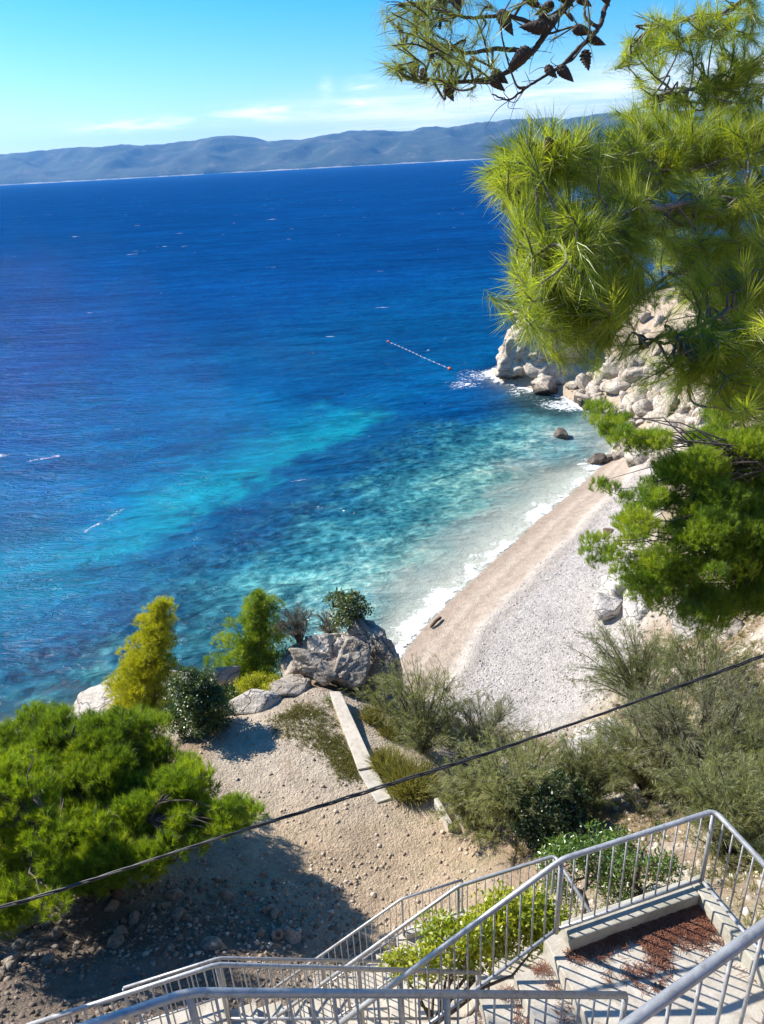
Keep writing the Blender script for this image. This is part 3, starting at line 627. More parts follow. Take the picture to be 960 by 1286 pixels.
# ------------------------------------------------------------------ rocks
_ico = {}
def ico(s):
    if s not in _ico:
        bm = bmesh.new(); bmesh.ops.create_icosphere(bm, subdivisions=s, radius=1); bm.verts.ensure_lookup_table()
        _ico[s] = (np.array([v.co for v in bm.verts]), np.array([[v.index for v in f.verts] for f in bm.faces])); bm.free()
    return _ico[s]
def rock_shape(seed, sub=4, planes=13, rough_=.14, soft=.03, strata=0.0):
    r_ = np.random.default_rng(seed); D, Fc = ico(sub); n = unit(r_.normal(size=(planes, 3))); h = .62 + .38 * r_.random(planes)
    c = D @ n.T; rr = np.where(c > .05, h / np.maximum(c, .05), 9.)
    k = -soft * np.log(np.exp(-(np.minimum(rr, 3) - rr.min(1, keepdims=True)) / soft).sum(1)) + rr.min(1); V = D * np.clip(k, .3, 1.5)[:, None]
    o = seed * 7.7
    V = V + D * (rough_ * fbm(V * 1.6 + o, 5, .55) - rough_ * .9 * np.abs(fbm(V * np.array([2.2, 2.2, 3.2]) + o + 5, 3)))[:, None]
    if strata: V = V + D * (strata * np.sin((V @ np.array([.35, .2, 1]) + .35 * fbm(V * 1.5 + o, 3)) * 19))[:, None]
    return V, Fc
def rock(name, label, cat, loc, size, seed, mat, rot=None, sub=4, group=None, **kw):
    V, Fc = rock_shape(seed, sub, **kw); E_ = Euler(rot if rot is not None else (0, 0, seed * 1.3)).to_matrix()
    V = (V * np.array(size)) @ np.array(E_).T
    o = mesh_np(name, V, Fc, M[mat], None, sub < 5); o.location = [float(v) for v in loc]
    return tag(o, label, cat, group)
# outcrop at the terrace edge
p = atz(445, 872, 4.9)
rock('rock_outcrop', 'tall brown-grey outcrop dropping from the terrace edge to the water beside the beach', 'rock', (-1.55, 21.7, 2.6), (1.2, 2.0, 3.6), 5, 'grey_rock', (0.08, .12, .3), 5, planes=15, rough_=.2)
rock('boulder', 'long loaf-shaped grey boulder with cracks lying on the outcrop', 'rock', (-2.55, 21.1, 6.55), (1.05, .62, .55), 11, 'grey_rock', (0, .12, -.1), 5, strata=.012)
rock('boulder', 'round pale boulder right of the loaf-shaped one on the outcrop', 'rock', (-1.45, 21.0, 6.35), (.72, .7, .8), 12, 'grey_rock', None, 5)
rock('boulder', 'white-topped boulder at the crown of the outcrop', 'rock', (-2.3, 22.0, 6.55), (.8, .7, .6), 13, 'rock', None, 5)
rock('boulder', 'pale block under the leafy shrub on the outcrop', 'rock', (-1.6, 21.9, 6.45), (.6, .65, .7), 14, 'rock', None, 5)
rock('rock_outcrop', 'lower dark flank of the outcrop stepping down to the breaking wave', 'rock', (-.85, 23.0, 1.2), (.85, 1.7, 3.0), 6, 'grey_rock', (.1, .2, .5), 5, rough_=.22)
p = atz(322, 886, 6.2)
rock('flat_rock', 'flat white rock at the terrace edge below the green conical pine', 'rock', p + [0, 0, -.05], (1.15, .75, .42), 21, 'rock', (0, .06, .2), 4)
p = atz(360, 868, 6.2)
rock('flat_rock', 'small grey rock between the green conical pine and the outcrop', 'rock', p, (.9, .6, .4), 22, 'grey_rock', None, 4)
p = atz(285, 850, 5.6)
rock('boulder', 'grey boulder between the yellow pine and the green conical pine', 'rock', p, (.55, .5, .42), 23, 'grey_rock', None, 4)
p = atz(140, 888, 3.6)
rock('shore_slab', 'smooth pale rock slab above the water left of the yellow pine', 'rock', p + [.3, .6, -1.15], (2.2, 1.5, .95), 24, 'rock', (.1, -.1, .3), 5, planes=8, soft=.12)
# headland
rock('headland_rock', 'big pale limestone headland rock standing in the sea', 'rock', (16.6, 79.6, 2.6), (4.2, 5.0, 5.0), 31, 'shore_rock', (.1, -.12, .35), 6, planes=14, rough_=.22, strata=.008)
rock('headland_rock', 'dark shaded rock mass right of the pale headland rock', 'rock', (20.6, 77.2, 1.8), (3.7, 3.4, 3.5), 32, 'shore_rock', (0, .1, .8), 5, rough_=.2)
rock('headland_rock', 'higher pale crag behind the headland rock under the pine branches', 'rock', (19.8, 82.5, 4.6), (4.6, 4.2, 4.0), 33, 'shore_rock', (0, .1, 1.8), 5, rough_=.22)
q = atz(690, 494, 0); rock('shore_boulder', 'dark-footed boulder with a pale top at the water in front of the headland rock', 'rock', q + [0, 1.0, .5], (2.3, 1.6, 1.35), 34, 'shore_rock', (0, .15, .2), 5)
q = atz(735, 497, 0); rock('shore_boulder', 'low blackish wave-washed rock right of the dark-footed boulder', 'rock', q + [0, 1.0, .35], (2.4, 1.5, 1.1), 35, 'sea_rock', (0, -.1, .4), 5, rough_=.25)
q = atz(760, 488, .8); rock('shore_boulder', 'pale split boulder above the blackish wave-washed rock', 'rock', q, (1.6, 1.3, 1.3), 36, 'shore_rock', None, 5)
q = atz(733, 470, 1.2); rock('shore_boulder', 'rounded tan boulder at the foot of the headland scree', 'rock', q, (1.5, 1.3, 1.0), 37, 'shore_rock', None, 5)
q = atz(706, 549, 0); rock('sea_rock', 'lone dark rock breaking the surface off the beach', 'rock', q + [0, 0, .1], (.95, .75, .5), 38, 'sea_rock', None, 4)
q = atz(748, 582, 0); rock('sea_rock', 'brown rock at the far end of the beach, left one of a pair', 'rock', q + [0, 0, .25], (.55, .55, .55), 39, 'sea_rock', None, 4)
q = atz(762, 581, 0); rock('sea_rock', 'brown rock at the far end of the beach, right one of a pair', 'rock', q + [0, 0, .25], (.65, .5, .45), 40, 'sea_rock', None, 4)
for k, (px, py, z, s, lb) in enumerate([(778, 742, 2.0, (1.1, 1.1, .8), 'white block at the back of the beach under the low pine'), (768, 765, 2.0, (.9, .8, .55), 'low white slab on the beach edge below the right-hand pine'),
                         (800, 765, 2.7, (1.1, .8, .6), 'white boulder where the tamarisk meets the right-hand pine'), (874, 790, 4.0, (1.0, .8, .8), 'white boulder beside the dark hollow under the right-hand pine'),
                         (915, 795, 4.6, (.8, .7, .7), 'bluish grey boulder in the dark hollow under the right-hand pine'), (765, 925, 5.0, (.9, .9, .7), 'pale boulder between the two big tamarisks'), (735, 945, 5.0, (.7, .6, .5), 'small pale boulder left of the one between the tamarisks')]):
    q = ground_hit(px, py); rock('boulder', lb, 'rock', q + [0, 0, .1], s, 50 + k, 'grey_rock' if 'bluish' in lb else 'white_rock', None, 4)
# loose rocks of the scree, each an object
protos = []
for k in range(6):
    V, Fc = rock_shape(70 + k, 3, planes=8, rough_=.10, soft=.008); protos.append(mesh_np('scree_rock', V, Fc, M['shore_rock'], link=False, smooth=False))
cnt = 0
def scatter_rock(px, py, smin, smax, label, group, zoff=.05):
    q = ground_hit(px, py); s = smin + (smax - smin) * rng.random() ** 2.2
    if q is None or q[1] > 95: return
    o = new_obj('scree_rock', protos[rng.integers(6)]); o.location = [float(v) for v in q + [0, 0, zoff * s]]
    o.scale = [float(s * (.7 + .6 * rng.random())) for _ in range(3)]; o.rotation_euler = [float(v) for v in rng.random(3) * 6.28]
    tag(o, label, 'rock', group)
def in_poly(P, poly):
    x, y = P; c = False; n = len(poly)
    for i in range(n):
        (x0, y0), (x1, y1) = poly[i], poly[(i + 1) % n]
        if (y0 > y) != (y1 > y) and x < (x1 - x0) * (y - y0) / (y1 - y0) + x0: c = not c
    return c
def poly_pts(poly, n):
    xs, ys = [p[0] for p in poly], [p[1] for p in poly]; out = []
    while len(out) < n:
        q = (rng.uniform(min(xs), max(xs)), rng.uniform(min(ys), max(ys)))
        if in_poly(q, poly): out.append(q)
    return out
for q in poly_pts([(712, 488), (790, 440), (870, 470), (900, 500), (870, 570), (825, 580), (785, 575), (755, 540), (735, 515)], 260):
    scatter_rock(*q, .2, 1.0, 'tan limestone rock in the tumbled scree between headland and beach', 'tumbled scree rocks')
for q in poly_pts([(780, 340), (900, 380), (940, 470), (860, 470), (800, 430), (740, 455)], 40):
    scatter_rock(*q, .25, .8, 'pale rock lodged high on the headland slope', 'rocks high on the headland slope', -.2)
for q in poly_pts([(0, 1150), (170, 1130), (330, 1090), (390, 1180), (200, 1200), (0, 1240)], 60):
    scatter_rock(*q, .05, .20, 'stone on the shaded dirt bank under the big pines', 'stones on the shaded bank')
for q in poly_pts([(760, 880), (960, 850), (960, 1040), (900, 1000), (720, 960)], 40):
    scatter_rock(*q, .06, .26, 'stone on the dry slope among the tamarisks', 'stones on the dry slope')
# small stones nobody could count
def stones(name, label, XY, smin, smax, mat, tintc):
    D, Fc = ico(1); n = len(XY); s = smin + (smax - smin) * rng.random(n) ** 3
    sc = s[:, None] * (.6 + .7 * rng.random((n, 3))) * np.array([1, 1, .7])
    ang = rng.random(n) * 6.28; ca, sa = np.cos(ang), np.sin(ang)
    B = D[None] * (1 + .22 * rng.normal(size=(n, len(D)))[..., None]) * sc[:, None]
    V = np.stack([B[..., 0] * ca[:, None] - B[..., 1] * sa[:, None], B[..., 0] * sa[:, None] + B[..., 1] * ca[:, None], B[..., 2]], -1)
    V = V + np.stack([XY[:, 0], XY[:, 1], gz(XY[:, 0], XY[:, 1]) + s * .15], -1)[:, None]
    o = mesh_np(name, V.reshape(-1, 3), (Fc[None] + np.arange(n)[:, None, None] * len(D)).reshape(-1, 3), mat, None, False, {'tint': np.repeat(rng.random(n), len(D))})
    tag(o, label, 'stones', kind='stuff')
def stone_mat(name, a, b, c):
    m, N, L = new_mat(name); p = nd(N, 'ShaderNodeBsdfPrincipled', Roughness=.9); L.new(ramp(N, L, attr(N, 'tint'), [(0, a), (.5, b), (1, c)]), p.inputs['Base Color']); finish(N, L, p.outputs[0]); return m
sm1 = stone_mat('terrace_stones', (.26, .19, .135), (.38, .30, .22), (.5, .43, .35)); sm2 = stone_mat('white_pebbles', (.27, .245, .22), (.415, .38, .345), (.53, .495, .455))
XY = np.stack([rng.uniform(-6, 2.2, 9000), rng.uniform(9.5, 20, 9000)], -1); XY = XY[rng.random(9000) < np.where(XY[:, 1] < 13.2, .6, .16)]
stones('loose_stones', 'loose broken stones strewn over the gravel terrace', XY, .01, .062, sm1, None)
XY = np.stack([rng.uniform(-14, -1, 7000), rng.uniform(6, 12.5, 7000)], -1)
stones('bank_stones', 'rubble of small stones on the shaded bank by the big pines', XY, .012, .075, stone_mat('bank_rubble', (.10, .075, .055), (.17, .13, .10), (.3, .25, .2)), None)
n_ = 30000; XY = np.stack([rng.uniform(0, 19, n_), rng.uniform(24, 54, n_)], -1); sd_ = -coast_sd(XY[:, 0], XY[:, 1]); zz_ = gz(XY[:, 0], XY[:, 1])
XY = XY[(sd_ > 3.6 + .5 * rng.normal(size=n_)) & (zz_ < 2.3)]
stones('beach_pebbles', 'white pebbles covering the upper beach', XY, .012, .055, sm2, None)
n_ = 9000; XY = np.stack([rng.uniform(3, 17, n_), rng.uniform(5, 30, n_)], -1); XY = XY[gz(XY[:, 0], XY[:, 1]) > 2.2]
stones('slope_stones', 'small pale stones scattered over the dry slope right of the stairs', XY, .02, .10, stone_mat('slope_rubble', (.3, .25, .18), (.44, .38, .3), (.6, .55, .47)), None)

# ------------------------------------------------------------------ concrete strip, slab, steps, driftwood
def prism(name, pts, h, mat, label, cat, parent=None, bev=.02):
    bm = bmesh.new(); lo = [bm.verts.new((*q[:2], q[2] - h)) for q in pts]; hi = [bm.verts.new(q) for q in pts]; n = len(pts)
    bm.faces.new(hi); bm.faces.new(lo[::-1])
    for i in range(n): bm.faces.new((lo[i], lo[(i + 1) % n], hi[(i + 1) % n], hi[i]))
    bmesh.ops.recalc_face_normals(bm, faces=bm.faces[:]); bmesh.ops.bevel(bm, geom=bm.edges[:], offset=bev, segments=2, profile=.5, affect='EDGES')
    o = bm_obj(name, bm, mat, parent)
    if label: tag(o, label, cat)
    return o
z0 = 6.62
prism('concrete_strip', [atz(414, 868, z0), atz(428, 868, z0), atz(471, 962, z0), atz(450, 966, z0)], .9, M['slab'], 'pale concrete strip running along the edge of the terrace to the outcrop', 'wall')
prism('stone_slab', [atz(450, 968, z0 - .06), atz(471, 964, z0 - .06), atz(492, 1002, z0 - .1), atz(474, 1008, z0 - .1)], .7, M['stone_step'], 'short pinkish slab continuing the concrete strip towards the stairs', 'slab')
for k, (a_, b_, lb) in enumerate([((548, 1003), (566, 1036), 'left one of two narrow stone steps at the terrace edge'), ((566, 1003), (586, 1034), 'right one of two narrow stone steps beside the tamarisk')]):
    z1 = 6.78 - k * .06; w = 6; prism('stone_step', [atz(a_[0] - w / 2, a_[1], z1), atz(a_[0] + w / 2, a_[1] - 2, z1), atz(b_[0] + w / 2, b_[1] - 2, z1), atz(b_[0] - w / 2, b_[1], z1)], .4, M['stone_step'], lb, 'step')
q = ground_hit(627, 1015); pst = empty('stone_pillar', q - np.array([0, 0, .2]), 'rough narrow pillar of piled pale stones among the tamarisks', 'pillar')
for k in range(6):
    V, Fc = rock_shape(90 + k, 3); V = V * np.array([.2, .18, .16]) * (1 + .25 * rng.normal()) + [rng.normal() * .03, rng.normal() * .03, .12 + k * .23]
    mesh_np('stone', V, Fc, M['white_rock'], pst, True)
q = ground_hit(762, 669); V, Fc = rock_shape(96, 4, planes=8)
dw = mesh_np('driftwood', V * np.array([.42, .24, .13]), Fc, M['wood'], None, True); dw.location = [float(v) for v in q + [0, 0, .06]]; dw.rotation_euler = (0, -.1, .9); tag(dw, 'dark brown piece of driftwood lying alone on the white pebbles', 'driftwood')
q = ground_hit(548, 784); acc = Acc(); acc.tube(bezier(np.array([q + [-.32, -.42, .12], q + [0, .02, .2], q + [.3, .42, .14]]), 5), [.05] + [.09] * 9 + [.04], 8); tag(acc.build('wet_log', M['wood'], None, True), 'short dark log washed by the breaking wave', 'log')

# power cable: three strands twisted round each other
KP = bezier([atd(-260, 1196, 5.4), atd(0, 1140, 6.0), atd(270, 1054, 6.2), atd(480, 988, 6.4), atd(650, 933, 6.6), atd(960, 823, 7.0), atd(1300, 690, 7.5)], 40)
KP = np.concatenate([KP[0] + (KP[0] - KP[3]) * np.linspace(60, .34, 160)[:, None] / 1.0 * .6, KP, KP[-1] + (KP[-1] - KP[-4]) * np.linspace(.34, 60, 160)[:, None] * .6])
cb = empty('power_cable', KP[0], 'black twisted power cable slung across the view in front of trees and terrace', 'cable')
tg = unit(np.gradient(KP, axis=0)); up = unit(np.cross(tg, np.cross([0, 0, 1.0], tg))); sd2 = np.cross(tg, up); s_ = np.cumsum(np.linalg.norm(np.gradient(KP, axis=0), axis=1))
for k in range(3):
    ph = s_ * 2 * math.pi / .85 + k * 2.094; off = .009 * (1 + .35 * np.sin(s_ * 1.7))
    a_ = Acc(); a_.tube(KP + off[:, None] * (np.cos(ph)[:, None] * up + np.sin(ph)[:, None] * sd2), .0072, 7); a_.build('strand', M['cable'], cb, True)

# buoy line
A0, A1 = atz(488, 430, 0), atz(565, 464, 0); bl = empty('buoy_line', A0, 'line of small white floats between two orange buoys off the headland', 'buoy line')
Lp = bezier([A0, A0 * .72 + A1 * .28 + [.3, -.5, 0], A0 * .4 + A1 * .6 + [.2, -.6, 0], A1], 10); Lp[:, 2] = .08
a_ = Acc(); a_.tube(Lp, .008, 5); a_.build('rope', M['white'], bl, True)
def ball(name, loc, r, mat, root, sq=.85):
    D, Fc = ico(3); V = D * r * np.array([1, 1, sq]); cap = np.clip((D[:, 2] - .88) * 4, 0, 1); V[:, 2] += cap * r * .35
    return mesh_np(name, V + np.asarray(loc) - np.array(root.location), Fc, mat, root, True)
ball('orange_buoy', A0 + [0, 0, .1], .2, M['orange'], bl); ball('orange_buoy', A1 + [0, 0, .1], .22, M['orange'], bl)
for k in range(1, 15):
    ball('float', Lp[int(k / 15 * (len(Lp) - 1))], .075, M['white'], bl)

# ------------------------------------------------------------------ vegetation
def frames(D):
    ref = np.where(np.abs(D[:, 2:3]) < .9, np.array([[0, 0, 1.0]]), np.array([[1.0, 0, 0]]))
    U = unit(np.cross(D, ref)); return U, np.cross(D, U)
def needles(P, D, n, ln, w, sp=(.25, 1.2), stem=.0, bend=.0, tint=None, gravity=0):
    """n thin blades per tuft fanning out round the shoot direction"""
    N_ = len(P); U, Wv = frames(D); th = rng.uniform(sp[0], sp[1], (N_, n, 1)); az = rng.random((N_, n, 1)) * 6.283
    dr = D[:, None] * np.cos(th) + (U[:, None] * np.cos(az) + Wv[:, None] * np.sin(az)) * np.sin(th)
    l = ln * (.65 + .5 * rng.random((N_, n, 1))); s = rng.random((N_, n, 1)) * stem
    B = P[:, None] - D[:, None] * s; side = unit(np.cross(dr, rng.normal(size=dr.shape))) * w * .5
    ti = np.clip((.5 if tint is None else tint[:, None]) + .16 * rng.normal(size=(N_, n)), 0, 1)
    if bend or gravity:
        mid = B + dr * l * .5; tip = B + dr * l * (1 - .1 * bend) + D[:, None] * l * .25 * bend - np.array([0, 0, 1]) * l * gravity
        V = np.stack([B - side * .7, B + side * .7, mid + side, mid - side, tip], 2).reshape(-1, 3); i = np.arange(N_ * n)[:, None] * 5
        return V, [i + np.array([[0, 1, 2, 3]]), i + np.array([[3, 2, 4]])], np.repeat(ti.ravel(), 5)
    V = np.stack([B - side, B + side, B + dr * l], 2).reshape(-1, 3)
    return V, [np.arange(len(V)).reshape(-1, 3)], np.repeat(ti.ravel(), 3)
def leaves(P, D, n, ln, w, spread=.12, tint=None):
    """n diamond leaves round each point"""
    N_ = len(P); c = P[:, None] + rng.normal(size=(N_, n, 3)) * spread
    dr = unit(D[:, None] * .7 + rng.normal(size=(N_, n, 3)) * .8); side = unit(np.cross(dr, unit(D[:, None] * .8 + rng.normal(size=(N_, n, 3)) * .55)))
    l = ln * (.6 + .6 * rng.random((N_, n, 1))); s = side * w * (.7 + .5 * rng.random((N_, n, 1))) * .5; nr = np.cross(side, dr) * l * .08
    ti = np.clip((.5 if tint is None else tint[:, None]) + .2 * rng.normal(size=(N_, n)), 0, 1)
    V = np.stack([c, c + dr * l * .45 + s + nr, c + dr * l, c + dr * l * .45 - s + nr], 2).reshape(-1, 3)
    return V, [np.arange(len(V)).reshape(-1, 4)], np.repeat(ti.ravel(), 4)
def taper_branch(acc, a, b, r0, r1, wig=.08, k=6, n=5):
    a, b = np.asarray(a, float), np.asarray(b, float); L_ = np.linalg.norm(b - a)
    t = np.linspace(0, 1, n)[:, None]; P = a + (b - a) * t + rng.normal(size=(n, 3)) * wig * L_ * np.sin(t * math.pi) + np.array([0, 0, 1]) * np.sin(t * math.pi) * L_ * .05
    acc.tube(P, np.linspace(r0, r1, n), k); return P
def clump_points(clumps, dens):
    """tuft positions and directions over the skins of many small leaf masses, and their tint"""
    Ps, Ds, Ts = [], [], []
    for c, r in clumps:
        r = np.broadcast_to(np.asarray(r, float), (3,)); area = 4 * math.pi * ((r[0] * r[1]) ** 1.6 / 3 + (r[0] * r[2]) ** 1.6 / 3 + (r[1] * r[2]) ** 1.6 / 3) ** (1 / 1.6)
        m = max(6, int(area * dens)); d_ = rand_dir(m); d_[:, 2] = np.where((d_[:, 2] < -.35) & (rng.random(m) < .75), -d_[:, 2], d_[:, 2])
        lump = 1 + .38 * fbm(d_ * 1.8 + np.asarray(c) * .9, 3)
        rad = (.50 + .5 * rng.random(m) ** .45) * lump
        Ps.append(np.asarray(c) + d_ * r * rad[:, None]); Ds.append(unit(d_ * .6 + np.array([0, 0, .8]) + .33 * rng.normal(size=(m, 3))))
        Ts.append(np.full(m, rng.normal() * .17) + .15 * rng.normal(size=m))
    return np.concatenate(Ps), np.concatenate(Ds), np.clip(.5 + np.concatenate(Ts), 0, 1)
def clump_tree(name, label, cat, base, clumps, mat, top=None, dens=38, n=14, ln=.13, w=.011, trunk_r=.13, bark='bark', group=None, leaf=None, sp=(.15, 1.25), lean=None):
    base = np.asarray(base, float); root = empty(name, base, label, cat, group)
    cs = np.array([c for c, r in clumps]); top = cs[np.argmax(cs[:, 2])] if top is None else np.asarray(top, float)
    acc = Acc(); tp = taper_branch(acc, base - [0, 0, .3], top, trunk_r, .025, .035, 9, 9); acc.build('trunk', M[bark], root, True)
    la = Acc()
    for c, r in clumps:
        c = np.asarray(c, float); k = np.argmin(np.linalg.norm(tp - (c - [0, 0, .45 * np.linalg.norm(c - tp[-1]) * .5]), axis=1) + .5 * np.maximum(0, tp[:, 2] - c[2] + .1))
        L_ = np.linalg.norm(c - tp[k]); taper_branch(la, tp[k], c, min(.045, .012 + .011 * L_), .006, .06, 5, 6)
        for _ in range(3): taper_branch(la, c, c + rand_dir(1)[0] * np.asarray(r) * .6, .008, .003, .05, 4, 4)
    la.build('limb', M[bark], root, True)
    P, D, T = clump_points(clumps, dens)
    a = Acc()
    if leaf: V, Fs, ti = leaves(P, D, n, ln, w, leaf, T)
    else: V, Fs, ti = needles(P, D, n, ln, w, sp, ln * .9, 0, T)
    a.add(V, Fs, ti); a.build('crown', M[mat], root); return root
def cone_clumps(base, h, r, n, squash=.75, lo=.12, prof=1.0, lean=(0, 0, 0)):
    """small masses arranged on a conical crown"""
    out = []; base0 = np.asarray(base, float)
    for k in range(n):
        t = (k + .5) / n; base = base0 + np.asarray(lean) * t; z = lo + (1 - lo) * t; rr = r * (1 - t) ** prof * (.62 + .55 * rng.random()) + .08 * r; az = k * 2.4 + rng.normal() * .3
        q = rr * (.45 + .5 * rng.random() ** .5) * (1 + .3 * math.sin(az * 2 + n))
        out.append((base + [q * math.cos(az), q * math.sin(az), z * h], np.array([1, 1, squash * .8]) * (.15 + .21 * rr)))
        if k % 3 == 0: out.append((base + [.2 * q * math.cos(az + 3), .2 * q * math.sin(az + 3), z * h], np.array([1, 1, .9]) * (.16 + .32 * rr)))
    return out
def px_clumps(spec, dz=0):
    """(px, py, distance Y, radius m, squash)"""
    return [(aty(a[0], a[1], a[2]), np.array([1, 1, a[4] if len(a) > 4 else .7]) * a[3]) for a in spec]

# conical pines on the cliff edge
tp = aty(204, 757, 23.0); b = aty(176, 905, 23.0); b[2] = gz(b[0], b[1])
clump_tree('pine_tree', 'yellow-green conical pine standing at the cliff edge above the sea', 'tree', b, cone_clumps(b, tp[2] - b[2] + .1, 1.6, 92, .75, .06, .6, (tp - b) * [1, 1, 0]), 'pine_y', top=tp - [0, 0, .5], dens=40, n=22, ln=.15, w=.009, trunk_r=.09)
tp = aty(328, 746, 23.4); b = aty(312, 870, 23.4); b[2] = gz(b[0], b[1])
clump_tree('pine_tree', 'bright green conical pine left of the rock outcrop', 'tree', b, cone_clumps(b, tp[2] - b[2] + .05, 1.45, 84, .8, .05, .5, (tp - b) * [1, 1, 0]), 'pine_a', top=tp - [0, 0, .5], dens=40, n=22, ln=.15, w=.009, trunk_r=.08)
# dark broadleaf shrub in front of the yellow pine
def bush(name, label, cat, px, py, Y, rx, rz, mat, n=20, ln=.07, w=.035, dens=45, leafs=9, gnd=True, group=None, bark='bark', k=16, cr=1.0):
    c = aty(px, py, Y); b_ = c.copy(); zz = float(gz(c[0], c[1])); b_[2] = zz if gnd else c[2] - rz * .8
    cl = []
    for i in range(k):
        d_ = rand_dir(1)[0]; q = rng.random() ** .4; cl.append((c + d_ * np.array([rx, rx * .8, rz]) * q * .78, np.array([1, 1, .85]) * rx * cr * (.24 + .16 * rng.random())))
    return clump_tree(name, label, cat, b_, cl, mat, top=c + [0, 0, .3 * rz], dens=dens, n=leafs, ln=ln, w=w, trunk_r=.05, bark=bark, leaf=.05, group=group)
bush('shrub', 'dark broadleaf shrub at the foot of the yellow-green pine', 'shrub', 250, 884, 18.4, 1.25, 1.35, 'leaf_mid', ln=.085, w=.05, dens=42, leafs=9, k=44, cr=.75)
bush('shrub', 'olive broadleaf shrub growing out of the top of the outcrop', 'shrub', 438, 766, 22.4, 1.05, .85, 'leaf_olive', ln=.11, w=.065, dens=20, leafs=7, gnd=False, k=30, cr=.8)
bush('shrub', 'low green tuft of leaves beside the top of the concrete strip', 'shrub', 412, 884, 19.3, .22, .25, 'leaf_green', ln=.07, w=.03, dens=90, leafs=8, k=6)
bush('shrub', 'low yellowish bush at the foot of the bright green conical pine', 'shrub', 325, 862, 20.5, .85, .42, 'pine_y', ln=.09, w=.02, dens=60, leafs=12, k=14)
# dry grey bush
def twiggy(name, label, cat, base, h, r, mat, stems=26, sprays=60, ln=.2, w=.006, group=None, lean=(0, 0, 0), droop=.1, up=.9, bark='twig', taper=.3):
    """many thin stems fanning out, each set with fine feathery sprays"""
    base = np.asarray(base, float); root = empty(name, base, label, cat, group); st = Acc(); P, D, T = [], [], []
    for k in range(stems):
        az = k * 2.399 + rng.normal() * .3; q = math.sqrt((k + .5) / stems); hh = h * (1 - .45 * q * q) * (.75 + .4 * rng.random())
        tip = base + np.array([r * q * math.cos(az), r * q * math.sin(az), hh]) + np.asarray(lean) * (.5 + .5 * rng.random())
        m1 = base + (tip - base) * .45 + np.array([0, 0, .16 * h * q]) + rng.normal(size=3) * .06 * h
        C_ = bezier([base + rng.normal(size=3) * .05, m1, tip], 7); st.tube(C_, np.linspace(.018 + .016 * h / 3, .004, len(C_)), 4)
        for j in range(5):
            o = C_[rng.integers(4, len(C_) - 2)]; e_ = o + unit(tip - m1 + rng.normal(size=3) * .9 * np.linalg.norm(tip - m1)) * h * .25 * (.5 + rng.random()); st.tube([o, (o + e_) / 2 + rng.normal(size=3) * .03, e_], [.007, .005, .002], 3)
            s = rng.random(sprays // 4)[:, None] ** .8; P.append(o + (e_ - o) * s + rng.normal(size=(len(s), 3)) * .05 * h * .4); D.append(np.repeat(unit(e_ - o)[None], len(s), 0)); T.append(np.full(len(s), rng.normal() * .14))
        s = .35 + .65 * rng.random(sprays) ** .7; idx = np.clip((s * (len(C_) - 1)).astype(int), 0, len(C_) - 2)
        P.append(C_[idx] + rng.normal(size=(sprays, 3)) * .06 * h * .5); D.append(unit(C_[idx + 1] - C_[idx])); T.append(np.full(sprays, rng.normal() * .14))
    P = np.concatenate(P); D = unit(np.concatenate(D) + .35 * rng.normal(size=P.shape)); T = np.clip(.5 + np.concatenate(T), 0, 1)
    V, Fs, ti = needles(P, D, 7, ln, w, (.1, .75), ln * .8, .3, np.clip(T + rng.normal() * .14, 0, 1), droop)
    st.build('stems', M[bark], root, True); a = Acc(); a.add(V, Fs, ti); a.build('foliage', M[mat], root); return root
p = aty(382, 822, 22.5); rock('boulder', 'grey boulder under the dry twiggy shrub beside the green conical pine', 'rock', p - [0, 0, .6], (.95, .8, 1.1), 17, 'grey_rock', None, 4)
b = aty(376, 806, 22.5); twiggy('shrub', 'dry grey twiggy shrub between the conical pine and the outcrop', 'shrub', b, 1.5, .8, 'dry_twig', 26, 26, .10, .006, droop=0)
b = aty(415, 800, 23.5); twiggy('shrub', 'dry grey twiggy shrub behind the olive shrub on the outcrop', 'shrub', b, 1.0, .8, 'dry_twig', 20, 20, .10, .006, droop=0)
# tamarisks
def gh(px, py): return ground_hit(px, py)
TAM = [  # base px, height, radius, label, dark?, lean
    ((530, 945), 2.9, 1.9, 'feathery tamarisk beside the concrete strip, its top reaching over the waterline', 'tamarisk', (-.2, .5, 0), 46),
    ((600, 960), 2.3, 1.7, 'feathery tamarisk at the lower end of the pebble beach', 'tamarisk_grey', (.2, .3, 0), 40),
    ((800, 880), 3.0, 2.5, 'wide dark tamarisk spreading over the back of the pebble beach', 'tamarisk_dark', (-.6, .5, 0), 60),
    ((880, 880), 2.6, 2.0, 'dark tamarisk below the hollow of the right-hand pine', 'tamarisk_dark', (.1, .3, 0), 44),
    ((865, 1010), 3.8, 2.2, 'tall pale tamarisk with bare dark stems beyond the landing corner', 'tamarisk_grey', (.2, .4, 0), 56),
    ((815, 1000), 2.8, 1.5, 'pale tamarisk right of the small pale boulders', 'tamarisk', (-.1, .4, 0), 46),
    ((925, 985), 2.6, 1.6, 'small pale tamarisk at the right edge above the landing', 'tamarisk', (.2, .2, 0), 36),
    ((655, 1040), 3.0, 1.7, 'tamarisk with arching stems beside the stone pillar', 'tamarisk', (-.5, .1, 0), 40),
    ((735, 1015), 2.0, 1.2, 'tamarisk behind the dark shrub near the landing railing', 'tamarisk', (.2, .4, 0), 38),
    ((905, 1075), 2.4, 1.5, 'tamarisk just outside the landing corner, seen through its balusters', 'tamarisk', (.2, .2, 0), 36),
    ((955, 1010), 2.6, 1.5, 'pale tamarisk cut by the right edge beyond the landing', 'tamarisk', (.3, .2, 0), 32),
    ((600, 1030), 1.7, 1.2, 'low tamarisk hanging over the two narrow steps', 'tamarisk', (-.4, -.1, 0), 30)]
